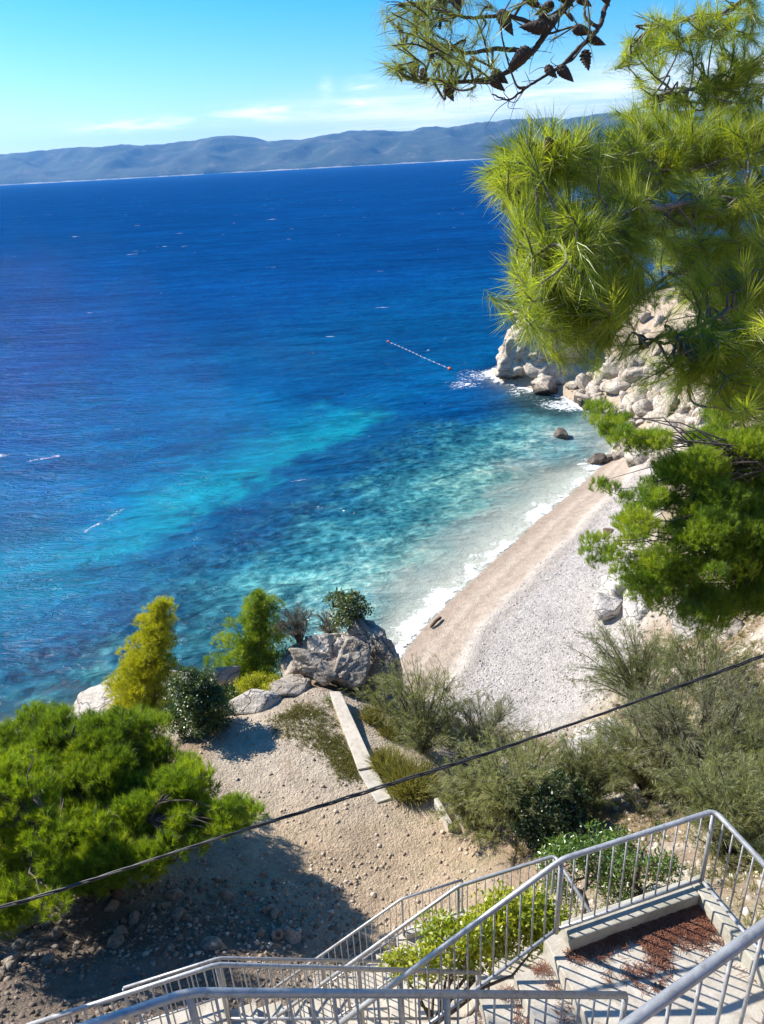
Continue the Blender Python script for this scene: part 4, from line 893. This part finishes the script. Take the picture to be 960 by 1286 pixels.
for (bp_, h, r, lb, mt, ln_, ns) in TAM:
    twiggy('tamarisk', lb, 'shrub', gh(*bp_) - np.array([0, 0, .1]), h, r, mt, ns, 40, .15, .0066, 'tamarisks below the landing', ln_, .12)
for (bp_, h, r, lb) in [((770, 985), 1.5, .8, 'bare dry brown bush between the tamarisks above the landing'), ((835, 935), 1.4, .9, 'bare dry brown bush below the wide dark tamarisk'), ((930, 900), 1.5, 1.0, 'bare dry brown bush near the right edge under the pine hollow')]:
    twiggy('dry_bush', lb, 'bush', gh(*bp_) - np.array([0, 0, .1]), h, r, 'dry_twig', 26, 20, .09, .006, droop=0)
# grass-like bush by the strip
def tuft_grass(name, label, base, h, r, n, mat, cat='grass'):
    root_b = np.asarray(base, float); az = rng.random(n) * 6.28; q = rng.random(n) ** .5
    P = root_b + np.stack([q * r * .7 * np.cos(az), q * r * .7 * np.sin(az), np.zeros(n)], -1); D = unit(np.stack([.5 * q * np.cos(az), .5 * q * np.sin(az), np.ones(n)], -1) + .15 * rng.normal(size=(n, 3)))
    V, Fs, ti = needles(P, D, 6, h, .012, (.03, .3), .05, .1, np.clip(.5 + .2 * rng.normal(size=n), 0, 1), .25)
    tag(mesh_np(name, V, Fs, M[mat], None, False, {'tint': ti}), label, cat)
tuft_grass('grass_clump', 'rounded clump of yellow-green grass at the right of the concrete strip', gh(517, 990), .85, .8, 420, 'reed', 'grass')
tuft_grass('grass_clump', 'smaller yellow-green grass clump close against the concrete strip', gh(487, 965), .7, .5, 240, 'reed', 'grass')
for px, py, h_, r_, lb in [(945, 885, .8, .9, 'dry yellowish grass at the right edge below the pine hollow'), (952, 965, .7, .8, 'dry yellowish grass at the right edge level with the tamarisk tops'), (925, 1050, .6, .7, 'dry yellowish grass by the outer corner of the landing'), (845, 905, .6, .7, 'dry yellowish grass in the gap below the wide dark tamarisk')]:
    tuft_grass('grass_clump', lb, gh(px, py), h_, r_, 300, 'reed')
for k, q in enumerate([((470, 905), 'dry grass tuft at the foot of the outcrop beside the strip'), ((495, 925), 'dry grass tuft below the outcrop towards the beach')]):
    tuft_grass('grass_clump', q[1], gh(*q[0]), .7, .45, 160, 'grass')
# dark laurel-like shrubs
p = gh(690, 1045); bush('shrub', 'dark glossy shrub between the tamarisks and the middle railing', 'shrub', 690, 1018, 13.2, 1.15, 1.0, 'leaf_dark', ln=.09, w=.045, dens=44, leafs=9, k=30)
bush('laurel', 'fresh green laurel bush just behind the landing railing', 'bush', 735, 1088, 9.4, 1.0, 1.0, 'leaf_green', ln=.095, w=.03, dens=58, leafs=6, k=34, cr=.55)
bush('laurel', 'fresh green laurel bush behind the middle balusters of the landing railing', 'bush', 805, 1085, 9.0, .9, .95, 'leaf_green', ln=.095, w=.03, dens=50, leafs=6, k=22, cr=.55)
bush('laurel', 'small bright green bush left of the stone pillar', 'bush', 645, 1012, 14.5, .45, .45, 'leaf_green', ln=.09, w=.035, dens=60, leafs=8, k=10)
bush('shrub', 'yellow-green shrub at the right edge above the dry slope', 'shrub', 962, 915, 14.5, .6, .7, 'leaf_yellow', ln=.06, w=.03, dens=50, leafs=9, k=16)
# the yellow-green bush between the flights
cY = ac(1.75, 5.15, 12.75); b = cY.copy(); b[2] = 11.7
clY = []
for (px, py, r) in [(600, 1180, .27), (560, 1190, .24), (640, 1165, .28), (670, 1152, .26), (525, 1198, .2), (620, 1190, .28), (655, 1180, .3), (685, 1155, .26), (590, 1165, .2), (500, 1205, .14), (575, 1205, .16), (690, 1180, .22)]:
    n_ = np.append(NN[:2], 0); dd_ = ray(px, py); t_ = (5.55 - NN @ CAM) / (NN @ dd_); clY.append((CAM + t_ * dd_ + NN * rng.normal() * .12, np.array([1, 1, .9]) * r))
clump_tree('bush', 'yellow-green leafy bush growing between the stair flights', 'bush', b, clY, 'leaf_yellow', top=cY, dens=150, n=8, ln=.08, w=.034, trunk_r=.03, leaf=.05)
bm_obj('planting_bed', box_bm(.9, 2.38, 5.10, 5.24, 10.6, 11.9), M['kerb'], stair)
litter('fallen_pine_needles', 'red-brown needle litter at the foot of the yellow-green bush', [(1.2, 2.4, 4.2, 5.08, FL['R2'] + .02, 1.0), (2.4, 3.0, 4.1, 5.2, FL['R2'], 1.0)], 1600)

# big pines on the left bank, seen from above
def crown_from_poly(poly, Yf, n, rmin, rmax, depth):
    out = []
    for (px, py) in poly_pts(poly, n):
        out.append((aty(px, py, Yf(px, py) + rng.uniform(0, depth)), np.array([1, 1, .72]) * rng.uniform(rmin, rmax)))
    return out
cl = crown_from_poly([(0, 905), (55, 890), (120, 905), (170, 890), (205, 905), (215, 960), (205, 1010), (150, 1060), (60, 1060), (0, 1040)], lambda x, y: 15.4 - (y - 880) * .022, 260, .26, .42, 1.3)
cl += crown_from_poly([(50, 895), (170, 905), (160, 985), (60, 985)], lambda x, y: 15.0 - (y - 880) * .022, 46, .26, .40, .5)
clump_tree('pine_tree', 'big bushy mid-green pine behind, filling the left edge above the bank', 'tree', (-8.6, 13.6, gz(-8.6, 13.6)), cl, 'pine_b', top=(-7.6, 14.2, 10.2), dens=25, n=40, ln=.20, w=.008, trunk_r=.16, sp=(.08, .85))
cl = crown_from_poly([(110, 1030), (210, 985), (232, 950), (270, 985), (262, 1005), (318, 1008), (322, 1030), (255, 1060), (210, 1085), (120, 1110), (60, 1120), (40, 1080)], lambda x, y: 13.0 - (y - 960) * .016, 270, .20, .36, 1.1)
clump_tree('pine_tree', 'bushy green pine whose lowest branch reaches right across the terrace', 'tree', (-6.6, 11.6, gz(-6.6, 11.6)), cl, 'pine_a', top=(-5.2, 12.2, 9.6), dens=27, n=40, ln=.19, w=.008, trunk_r=.13, sp=(.08, .85))
cl = crown_from_poly([(-40, 960), (30, 945), (60, 985), (75, 1040), (60, 1110), (90, 1130), (60, 1150), (-40, 1180)], lambda x, y: 11.6 - (y - 940) * .013, 150, .20, .34, .9)
clump_tree('pine_tree', 'yellowish green pine nearest at the lower left edge', 'tree', (-8.2, 9.6, gz(-8.2, 9.6)), cl, 'pine_l', top=(-6.7, 10.6, 11.2), dens=30, n=40, ln=.175, w=.0075, trunk_r=.12, sp=(.08, .85))
# pine on the right slope above the beach
spec = []
for line, yy, rr, kk in [([(760, 530), (800, 548), (835, 560)], 21, .55, 10), ([(745, 700), (790, 712), (840, 735)], 19, .5, 12), ([(768, 612), (810, 625), (850, 640)], 20, .42, 9), ([(800, 590), (860, 605), (920, 600)], 20.5, .75, 15),
                         ([(790, 655), (850, 665), (910, 680)], 19.5, .6, 12), ([(880, 560), (910, 565), (955, 545)], 22, .7, 12), ([(840, 750), (890, 765), (940, 760)], 18.5, .62, 14), ([(880, 660), (930, 640), (965, 650)], 20, .75, 12),
                         ([(800, 735), (850, 715), (900, 720)], 18.8, .6, 12), ([(930, 590), (960, 600), (990, 620)], 21, .8, 8), ([(910, 735), (950, 720), (1000, 740)], 19, .7, 8), ([(905, 525), (930, 510), (970, 500)], 22.5, .7, 8), ([(890, 575), (930, 560), (985, 560)], 21.5, .75, 12), ([(890, 690), (930, 700), (990, 690)], 19.3, .75, 10), ([(900, 625), (950, 640), (990, 660)], 20.2, .8, 10), ([(850, 690), (900, 650), (950, 670)], 18.8, .6, 10)]:
    for i in range(int(kk * 1.5)):
        t_ = rng.random() * (len(line) - 1); k = int(t_); a_, b_ = np.array(line[k]), np.array(line[k + 1]); q = a_ + (b_ - a_) * (t_ - k) + rng.normal(size=2) * 10
        spec.append((q[0], q[1] , yy + rng.normal() * .5, rr * rng.uniform(.5, 1.05), .75))
for q in [(752, 528, 21, .3), (765, 540, 21, .35), (736, 692, 19, .25), (748, 705, 19, .3), (760, 695, 19, .3), (756, 604, 20, .2), (770, 614, 20, .28), (785, 625, 20, .3), (780, 720, 19, .35), (800, 745, 18.8, .35), (825, 755, 18.6, .4)]: spec.append(q)
clump_tree('pine_tree', 'layered bright green pine on the right slope over the beach', 'tree', (12.6, 20.2, gz(12.6, 20.2)), px_clumps(spec), 'pine_a', top=(12.2, 20.6, 14.6), dens=48, n=24, ln=.16, w=.009, sp=(.1, .95), trunk_r=.2)
# pines on the headland slope
for (px, py, Y, s_, lb, k) in [(905, 385, 44, 1.0, 'dark green round pine on the headland slope behind the near branches', 44), (945, 350, 52, 1.1, 'dark pine farther back near the right edge of the headland', 34), (930, 460, 36, .95, 'mid-green pine lower on the slope behind the near branches', 34), (870, 340, 62, .8, 'small dark pine on the skyline of the headland', 12)]:
    c = aty(px, py, Y); z_ = float(gz(c[0], c[1])); cl = []
    for i in range(k):
        d_ = rand_dir(1)[0]; cl.append((c + d_ * np.array([2.7, 2.2, 1.9]) * s_ * rng.random() ** .4, np.array([1, 1, .7]) * s_ * rng.uniform(.5, .85)))
    clump_tree('pine_tree', lb, 'tree', (c[0] + .5, c[1], min(z_, c[2] - 1.2)), cl, 'pine_d' if 'dark' in lb else 'pine_b', dens=16, n=16, ln=.2, w=.022, trunk_r=.16)

# grass as ground cover
def cover(name, label, XY, h, w, mat, n=5):
    P = np.stack([XY[:, 0], XY[:, 1], gz(XY[:, 0], XY[:, 1]) - .01], -1); D = unit(np.array([0, 0, 1]) + .3 * rng.normal(size=P.shape))
    V, Fs, ti = needles(P, D, n, h, w, (.1, .9), .02, .2, np.clip(.5 + .35 * fbm(P * .8, 3) + .15 * rng.normal(size=len(P)), 0, 1), .2)
    tag(mesh_np(name, V, Fs, M[mat], None, False, {'tint': ti}), label, 'grass', kind='stuff')
pts_ = np.array([ground_hit(*q)[:2] for q in poly_pts([(335, 905), (400, 885), (420, 895), (455, 960), (440, 980), (400, 945), (350, 925)], 1500) + poly_pts([(395, 915), (425, 925), (460, 975), (430, 982)], 1000) + poly_pts([(350, 890), (420, 880), (425, 895), (340, 905)], 900)])
keep = fbm2(pts_[:, 0] * 1.1, pts_[:, 1] * 1.1, 3, 2) > -.12
cover('terrace_grass', 'patchy low grass on the terrace beside the concrete strip', pts_[keep] + rng.normal(size=pts_[keep].shape) * .12, .13, .009, 'grass', 7)
wd = np.stack([rng.uniform(-6, 2, 900), rng.uniform(10, 18.5, 900)], -1); wd = wd[fbm2(wd[:, 0] * .9, wd[:, 1] * .9, 3, 31) > .22]
cover('terrace_weeds', 'sparse low weeds dotted over the gravel terrace', wd, .10, .008, 'grass', 10)
n_ = 34000; XY = np.stack([rng.uniform(2.5, 24, n_), rng.uniform(6, 42, n_)], -1); zz_ = gz(XY[:, 0], XY[:, 1])
XY = XY[(zz_ > 3.0) & (fbm2(XY[:, 0] * .5, XY[:, 1] * .5, 4, 8) > -.16)]
cover('slope_grass', 'dry yellowish grass covering the slope around the tamarisks', XY, .24, .011, 'grass', 8)
n_ = 5000; XY = np.stack([rng.uniform(21, 44, n_), rng.uniform(44, 88, n_)], -1); XY = XY[(coast_sd(XY[:, 0], XY[:, 1]) < -5) & (fbm2(XY[:, 0] * .2, XY[:, 1] * .2, 4, 8) > .02)]
cover('headland_scrub', 'sparse low scrub on the stony headland slope', XY, .6, .03, 'pine_d', 9)

cl = []  # pine added out of view to deepen the shade on the bank
for k in range(70):
    q = rand_dir(1)[0] * rng.random() ** .5; cl.append((np.array([-12.3, 12.4, 10.6]) + q * np.array([2.2, 2.4, 1.3]), np.array([1, 1, .75]) * rng.uniform(.3, .5)))
clump_tree('pine_tree', 'unseen pine added beyond the left edge to shade the dirt bank', 'tree', (-12.3, 12.0, gz(-12.3, 12.0)), cl, 'pine_b', top=(-12.3, 12.4, 11.4), dens=24, n=24, ln=.18, w=.01, trunk_r=.14)
# an unseen slim pine, added just outside the left edge, that keeps the nearest flight in shade
cl = []
for k in range(60):
    q = rand_dir(1)[0] * rng.random() ** .5; cl.append((np.array([-5.0, 5.3, 21.1]) + q * np.array([.9, 1.7, 1.2]), np.array([1, 1, .8]) * rng.uniform(.25, .42)))
clump_tree('pine_tree', 'unseen slim pine left of the stairs, placed to shade the nearest flight', 'tree', (-5.4, 5.2, gz(-5.4, 5.2)), cl, 'pine_b', top=(-5.0, 5.3, 21.6), dens=40, n=18, ln=.13, w=.01, trunk_r=.1)

# ------------------------------------------------------------------ the near Aleppo pine reaching in from the right
TB = np.array([5.6, 2.2, float(gz(5.6, 2.2))])
pine = empty('aleppo_pine', TB, 'near long-needled pine reaching into the picture from the upper right, hung with cones', 'tree')
acc = Acc(); TR = bezier([TB - [0, 0, .4], TB + [-.2, .1, 3], TB + [.1, .3, 6.2], TB + [-.1, .4, 9.5], TB + [0, .5, 12.5]], 8); acc.tube(TR, np.linspace(.2, .07, len(TR)), 12); acc.build('trunk', M['bark'], pine, True)
def trunk_at(z): return TR[np.argmin(np.abs(TR[:, 2] - z))]
def branch(pts, r0, r1, mat='grey_bark', from_trunk=None, k=8):
    P = list(pts)
    if from_trunk:
        t0 = trunk_at(from_trunk); P = [t0, t0 * .68 + P[0] * .32 + rng.normal(size=3) * .12 + [0, 0, .14], t0 * .34 + P[0] * .66 + rng.normal(size=3) * .09 + [0, 0, .06]] + P
    C_ = bezier(P, 9); C_ = C_ + rng.normal(size=C_.shape) * (.0009 if mat == 'twig' else .003); a = Acc(); rr_ = np.linspace(r0, r1, len(C_))
    if from_trunk: rr_ = rr_ * (1 + 1.3 * np.clip(1 - np.linspace(0, 2.2, len(C_)), 0, 1))
    a.tube(C_, rr_, k); LIMBS.append((C_, a, mat)); return C_
LIMBS = []; BR = []
BR.append(branch([atd(1010, 285, 3.4), atd(950, 318, 3.1), (atd(880, 330, 2.9)), atd(800, 372, 2.6), atd(745, 395, 2.4), atd(690, 400, 2.2)], .02, .004, from_trunk=21.5))
BR.append(branch([atd(1020, 205, 3.8), atd(940, 205, 3.5), atd(900, 204, 3.3), atd(820, 215, 3.0), atd(760, 215, 2.7), atd(690, 200, 2.4), atd(650, 215, 2.3)], .019, .004, from_trunk=22))
BR.append(branch([atd(1050, 60, 4.0), atd(950, 90, 3.8), atd(880, 110, 3.5), atd(820, 120, 3.3)], .02, .005, from_trunk=22.6))
BR.append(branch([atd(1030, 420, 2.7), atd(945, 350, 2.6), atd(930, 375, 2.55), atd(890, 405, 2.5), atd(840, 430, 2.45), atd(800, 420, 2.4)], .014, .004, from_trunk=21))
BR.append(branch([atd(1040, 520, 2.6), atd(960, 460, 2.5), atd(900, 440, 2.4), atd(850, 425, 2.3)], .013, .004, from_trunk=20.6))
BR.append(branch([atd(960, 230, 3.0), atd(860, 255, 2.6), atd(780, 265, 2.35), atd(720, 290, 2.2), atd(660, 330, 2.1)], .018, .004, from_trunk=21.8))
BR.append(branch([atd(1000, -20, 3.7), atd(900, 20, 3.6), atd(830, 30, 3.5), atd(790, 60, 3.4)], .024, .004, from_trunk=23))
BR7 = len(LIMBS); TOPB = branch([atd(940, -190, 3.2), atd(800, -90, 2.9), atd(713, 5, 2.75), atd(688, 39, 2.72), atd(667, 67, 2.7), atd(635, 92, 2.7), atd(582, 103, 2.7), atd(525, 99, 2.75)], .022, .005, 'twig', 24.2)
TOP2 = branch([atd(667, 64, 2.7), atd(620, 62, 2.72), atd(582, 66, 2.74), atd(540, 50, 2.78), atd(505, 40, 2.82)], .010, .003, 'twig', k=6)
TOP3 = branch([atd(800, -90, 2.9), atd(763, 2, 2.66), atd(752, 35, 2.62), atd(724, 64, 2.6), atd(702, 85, 2.6), atd(667, 106, 2.62), atd(640, 125, 2.64), atd(618, 118, 2.66)], .011, .0025, 'twig', k=6)
TOP4 = branch([atd(688, 39, 2.72), atd(640, 20, 2.7), atd(590, 22, 2.72), atd(540, 10, 2.76), atd(500, 5, 2.8)], .009, .003, 'twig', k=6)
TOP5 = branch([atd(752, 35, 2.62), atd(735, 20, 2.6), atd(738, -10, 2.6)], .007, .003, 'twig', k=6)
# shoots: (outline, how many, depth range, foliage part material)
def shoots(poly, n, zf, toward, mat, nn=78, ln=.085, twigs=True, brs=None, thin=.0013, clump=None):
    """leafy shoots filling a mass of the crown; every shoot hangs on a twig from the nearest branch"""
    brs = brs or BR; allb = np.concatenate(brs); own = [next(l[1] for l in LIMBS if l[0] is b_) for b_ in brs for _ in b_]; P, D = [], []
    pts = poly_pts(poly, n)
    for (px, py) in pts:
        tip = atd(px, py, zf(px, py) + rng.normal() * .16); k = np.argmin(np.linalg.norm(allb - tip, axis=1) + .25 * rng.random(len(allb))); o = allb[k]; tw = own[k]; L_ = np.linalg.norm(tip - o)
        dir_ = unit(unit(tip - o) * .8 + np.asarray(toward) + rng.normal(size=3) * .35)
        mid = (tip - dir_ * min(.22, L_ * .5) + o) / 2 + np.array([0, 0, -.05 * L_]) + rng.normal(size=3) * .03
        st_ = tip - dir_ * .10
        C_ = bezier([o, mid, st_, tip], 5); tw.tube(C_, np.linspace(.0052 + .002 * L_, .0018, len(C_)), 4)
        P.append(tip); D.append(dir_)
        for j in range(rng.integers(1, 3)):     # side shoots
            d2 = unit(dir_ + rng.normal(size=3) * .6); t2 = st_ - dir_ * rng.random() * .06 + d2 * .09; tw.tube([st_, t2], [.002, .0014], 3); P.append(t2); D.append(d2)
    P, D = np.array(P), np.array(D); T = np.clip(.5 + .17 * rng.normal(size=len(P)), 0, 1)
    V, Fs, ti = needles(P, D, nn, ln, thin, (.10, .85), .13, .6, T, .05)
    a = Acc(); a.add(V, Fs, ti); a.build('foliage', M[mat], pine)
L_ = np.array([-.35, -.1, .25])
shoots([(606, 215), (640, 165), (660, 215), (655, 250), (615, 245)], 22, lambda x, y: 2.35, L_, 'needle')
shoots([(640, 165), (690, 140), (740, 150), (790, 160), (800, 250), (700, 300), (655, 260)], 80, lambda x, y: 2.3 + (x - 640) * .0025, L_, 'needle')
shoots([(655, 270), (760, 250), (820, 300), (800, 360), (700, 380), (655, 350)], 80, lambda x, y: 2.1 + (x - 640) * .002, L_, 'needle')
shoots([(645, 370), (700, 340), (760, 340), (790, 390), (765, 425), (700, 435), (655, 400)], 70, lambda x, y: 2.0 + (x - 640) * .002, L_ + [0, 0, -.15], 'needle')
shoots([(775, 60), (800, 20), (860, 0), (960, 0), (970, 120), (880, 160), (790, 130)], 100, lambda x, y: 3.4 + (x - 780) * .001, L_, 'needle', 80)
shoots([(770, 130), (860, 150), (970, 130), (970, 190), (900, 190), (850, 240), (780, 230)], 110, lambda x, y: 3.0 + (x - 780) * .002, L_, 'needle', 84)
shoots([(800, 250), (900, 230), (970, 240), (970, 320), (900, 330), (820, 320)], 100, lambda x, y: 2.9, L_, 'needle', 84)
shoots([(770, 430), (850, 420), (880, 470), (860, 500), (785, 505)], 9, lambda x, y: 2.35, L_ + [0, 0, -.3], 'needle', 66)
shoots([(860, 420), (970, 400), (970, 540), (930, 525), (880, 490)], 60, lambda x, y: 2.3, L_ + [0, 0, -.2], 'needle', 80)
shoots([(800, 330), (965, 320), (970, 400), (900, 390), (840, 370)], 26, lambda x, y: 2.7, L_, 'needle', 66)
shoots([(470, 10), (520, -10), (600, -10), (640, 20), (590, 60), (600, 100), (570, 120), (500, 110), (480, 80), (495, 50)], 46, lambda x, y: 2.74 + rng.normal() * .1, [-.4, .1, -.05], 'needle_grey', 40, .085, brs=[TOPB, TOP2, TOP4], thin=.0012)
shoots([(620, -30), (760, -30), (740, 40), (690, 60), (640, 40)], 16, lambda x, y: 2.75 + rng.normal() * .12, [-.2, .1, 0], 'needle_grey', 22, .08, brs=[TOPB, TOP3, TOP4], thin=.0011)
shoots([(985, 20), (1250, -60), (1500, -80), (1500, 420), (1250, 470), (985, 450)], 90, lambda x, y: 3.3 + rng.random() * .7, L_, 'needle', 70)
# bare twigs under the upper branch
for k in range(90):
    C_, tw, _ = LIMBS[BR7 + rng.integers(4)]; o = C_[rng.integers(len(C_) // 2, len(C_))]; d_ = unit(rng.normal(size=3) + [-.5, 0, -.2]); l = .03 + .09 * rng.random()
    m = o + d_ * l * .5 + rng.normal(size=3) * .012; tw.tube(bezier([o, m, m + unit(d_ + rng.normal(size=3) * .5) * l * .6], 4), np.linspace(.0018, .0008, 9), 3)
for k in range(120):
    C_, tw, _ = LIMBS[rng.integers(BR7)]; o = C_[rng.integers(len(C_) // 3, int(len(C_) * .8))]; d_ = unit(rng.normal(size=3) + [-.3, 0, 0]); l = .06 + .16 * rng.random()
    m = o + d_ * l * .5 + rng.normal(size=3) * .03; tw.tube(bezier([o, m, m + unit(d_ + rng.normal(size=3) * .6) * l * .6], 4), np.linspace(.0035, .001, 9), 3)
for C_, a_, mt in LIMBS: a_.build('branch', M[mt], pine, True)
# cones
def cone_mesh(open_=0.0):
    nu, nv = 22, 26; u = np.linspace(0, 1, nv)[:, None]; th = np.linspace(0, 2 * math.pi, nu, endpoint=False)[None]
    r = .0205 * np.sin(np.clip(u * 1.02 + .04, 0, 1) ** .62 * math.pi) ** .8 * (1 - .25 * u)
    k = np.round(u * 13); ph = th * 4 + k * math.pi; sc = (.5 + .5 * np.cos(ph)) * (.5 + .5 * np.cos((u * 13 - k) * 2 * math.pi))
    r = r * (1 + (.16 + .4 * open_) * (sc - .4)); z = -u * .088 - .004 * open_ * sc
    V = np.stack([r * np.cos(th), r * np.sin(th), z + 0 * th], -1).reshape(-1, 3)
    i, j = np.meshgrid(np.arange(nv - 1), np.arange(nu), indexing='ij'); a = i * nu + j; b_ = i * nu + (j + 1) % nu
    V = np.concatenate([V, [[0, 0, .002], [0, 0, -.09]]]); n = nu * nv; j = np.arange(nu)
    return mesh_np('pine_cone', V, [np.stack([a, a + nu, b_ + nu, b_], -1).reshape(-1, 4), np.stack([np.full(nu, n), j, (j + 1) % nu], -1), np.stack([np.full(nu, n + 1), (nv - 1) * nu + (j + 1) % nu, (nv - 1) * nu + j], -1)], M['cone'], link=False, smooth=True)
CM, CO = cone_mesh(.15), cone_mesh(1.0)
for (x0, y0, x1, y1, zc, op) in [(628, 14, 646, 47, 2.7, 0), (688, 34, 650, 34, 2.66, 0), (678, 18, 697, 33, 2.68, 0), (664, 62, 636, 88, 2.66, 0), (619, 90, 640, 106, 2.64, 0), (615, 97, 636, 116, 2.62, 0), (560, 108, 571, 129, 2.7, 0), (501, 82, 505, 104, 2.78, 0), (519, 80, 523, 104, 2.78, 0), (541, 50, 545, 74, 2.76, 0), (562, 58, 566, 79, 2.76, 0),
                                 (551, -14, 562, 18, 2.72, 0), (568, -14, 579, 18, 2.7, 0), (686, 84, 701, 99, 2.6, 0), (702, 84, 722, 104, 2.6, 0), (720, 36, 748, 42, 2.6, 0), (740, 48, 762, 57, 2.58, 1), (734, 64, 740, 90, 2.58, 1), (660, -6, 682, 12, 2.7, 0), (700, -12, 722, 10, 2.7, 0), (725, -4, 745, 9, 2.64, 0), (755, -12, 766, 8, 2.62, 0), (530, 86, 536, 105, 2.8, 0), (695, 5, 670, 20, 2.74, 0),
                                 (690, 172, 688, 196, 2.25, 0), (648, 240, 652, 264, 2.2, 0), (667, 178, 668, 192, 2.3, 0), (710, 164, 712, 180, 2.3, 0), (947, 165, 949, 192, 3.3, 0), (926, 140, 924, 160, 3.4, 0), (938, 138, 944, 156, 3.4, 0), (905, 150, 907, 168, 3.4, 0), (952, 120, 957, 138, 3.5, 0)]:
    a_ = atd(x0, y0, zc); b_ = atd(x1, y1, zc + rng.uniform(-.02, .02)); L_c = np.linalg.norm(b_ - a_)
    o = new_obj('pine_cone', CO if op else CM, pine); o.location = a_ - TB; d_ = Vector(b_ - a_).normalized(); o.rotation_euler = (Vector((0, 0, -1)).rotation_difference(d_)).to_euler()
    s = max(.75, min(L_c / .088, 1.25)); o.scale = (s * 1.05, s * 1.05, s)

# ------------------------------------------------------------------ sky, sun, camera
w = bpy.data.worlds.new('World'); scene.world = w; w.use_nodes = True; N, L = w.node_tree.nodes, w.node_tree.links; N.clear()
sky = N.new('ShaderNodeTexSky'); sky.sky_type = 'NISHITA'; sky.sun_disc = False; sky.sun_elevation = SUN_EL; sky.sun_rotation = math.pi / 2 - SUN_AZ
sky.air_density = 1.0; sky.dust_density = .5; sky.ozone_density = 2.2; sky.altitude = 20
tc = N.new('ShaderNodeTexCoord').outputs['Generated']; sp = N.new('ShaderNodeSeparateXYZ'); L.new(tc, sp.inputs[0])
az = math_(N, L, 'ARCTAN2', sp.outputs[0], sp.outputs[1]); el = math_(N, L, 'ARCSINE', sp.outputs[2])
def cloud(sa, se, off, lo, hi, det=7, rough_=.62):
    cv = N.new('ShaderNodeCombineXYZ'); L.new(math_(N, L, 'MULTIPLY_ADD', az, sa, off), cv.inputs[0]); L.new(math_(N, L, 'MULTIPLY', el, se), cv.inputs[1])
    return ramp(N, L, noise(N, L, cv.outputs[0], 1, det, rough_, .5), [(lo, g(0)), (hi, g(1))])
def gauss(x, c, s): 
    q = math_(N, L, 'DIVIDE', math_(N, L, 'SUBTRACT', x, c), s); return math_(N, L, 'EXPONENT', math_(N, L, 'MULTIPLY', math_(N, L, 'MULTIPLY', q, q), -1))
c1 = cloud(6, 90, 3.1, .36, .66); c2 = cloud(18, 110, 9.7, .42, .60)
elb = math_(N, L, 'MULTIPLY_ADD', az, -.05, el)      # the bank climbs a little to the right
band = math_(N, L, 'MULTIPLY', gauss(elb, .045, .026), ramp(N, L, math_(N, L, 'MULTIPLY_ADD', az, 1.0, .5), [(.30, g(0)), (.52, g(1))]))
m_ = math_(N, L, 'MULTIPLY', band, math_(N, L, 'MULTIPLY_ADD', c1, .8, .35))
def deg_at(px, py):
    q = ray(px, py); return math.atan2(q[0], q[1]), math.asin(q[2] / np.linalg.norm(q))
for (px, py, sa, se, k) in [(345, 141, .055, .007, 1.2), (185, 155, .07, .006, 1.0), (455, 106, .016, .006, .8), (462, 131, .035, .006, .6), (130, 163, .04, .006, .5), (410, 110, .008, .012, .35)]:
    a_, e_ = deg_at(px, py); q = math_(N, L, 'MULTIPLY', math_(N, L, 'MULTIPLY', gauss(az, a_, sa), gauss(el, e_, se)), k)
    m_ = math_(N, L, 'ADD', m_, math_(N, L, 'MULTIPLY', q, math_(N, L, 'MULTIPLY_ADD', c2, 1.0, .12)))
m_ = math_(N, L, 'MINIMUM', m_, 1.0)
hs = N.new('ShaderNodeHueSaturation'); hs.inputs['Saturation'].default_value = 1.55; hs.inputs['Value'].default_value = 1.1; L.new(mixc(N, L, 1.0, sky.outputs[0], (.90, .99, 1.08), 'MULTIPLY'), hs.inputs['Color'])
bgc = mixc(N, L, m_, hs.outputs[0], (9.5, 9.8, 10.0))
bg = N.new('ShaderNodeBackground'); bg.inputs['Strength'].default_value = .085; L.new(bgc, bg.inputs[0])
L.new(bg.outputs[0], N.new('ShaderNodeOutputWorld').inputs[0])
sd = bpy.data.lights.new('sun', 'SUN'); sd.energy = 5.0; sd.angle = R(.5); sd.color = (1.0, .94, .84); so = bpy.data.objects.new('sun', sd); col.objects.link(so)
so.rotation_euler = Vector(-SUND).to_track_quat('-Z', 'Y').to_euler(); so.location = (-30, 20, 60)
cd = bpy.data.cameras.new('camera'); co = bpy.data.objects.new('camera', cd); col.objects.link(co); scene.camera = co
right = RT * CR + DN * SR
down = (RT * -SR + DN * CR)
Mx = Matrix([[right[i], -down[i], -FW[i], CAM[i]] for i in range(3)] + [[0, 0, 0, 1]]); co.matrix_world = Mx
cd.sensor_fit = 'VERTICAL'; cd.sensor_height = 36; cd.lens = 36 * F / 1286; cd.clip_start = .05; cd.clip_end = 60000
scene.render.engine = 'CYCLES'; scene.view_settings.view_transform = 'Standard'; scene.view_settings.look = 'None'; scene.view_settings.exposure = 1.0; scene.view_settings.gamma = 1
scene.cycles.max_bounces = 6; scene.cycles.transparent_max_bounces = 12; scene.cycles.volume_bounces = 0; scene.cycles.caustics_reflective = False; scene.cycles.caustics_refractive = False
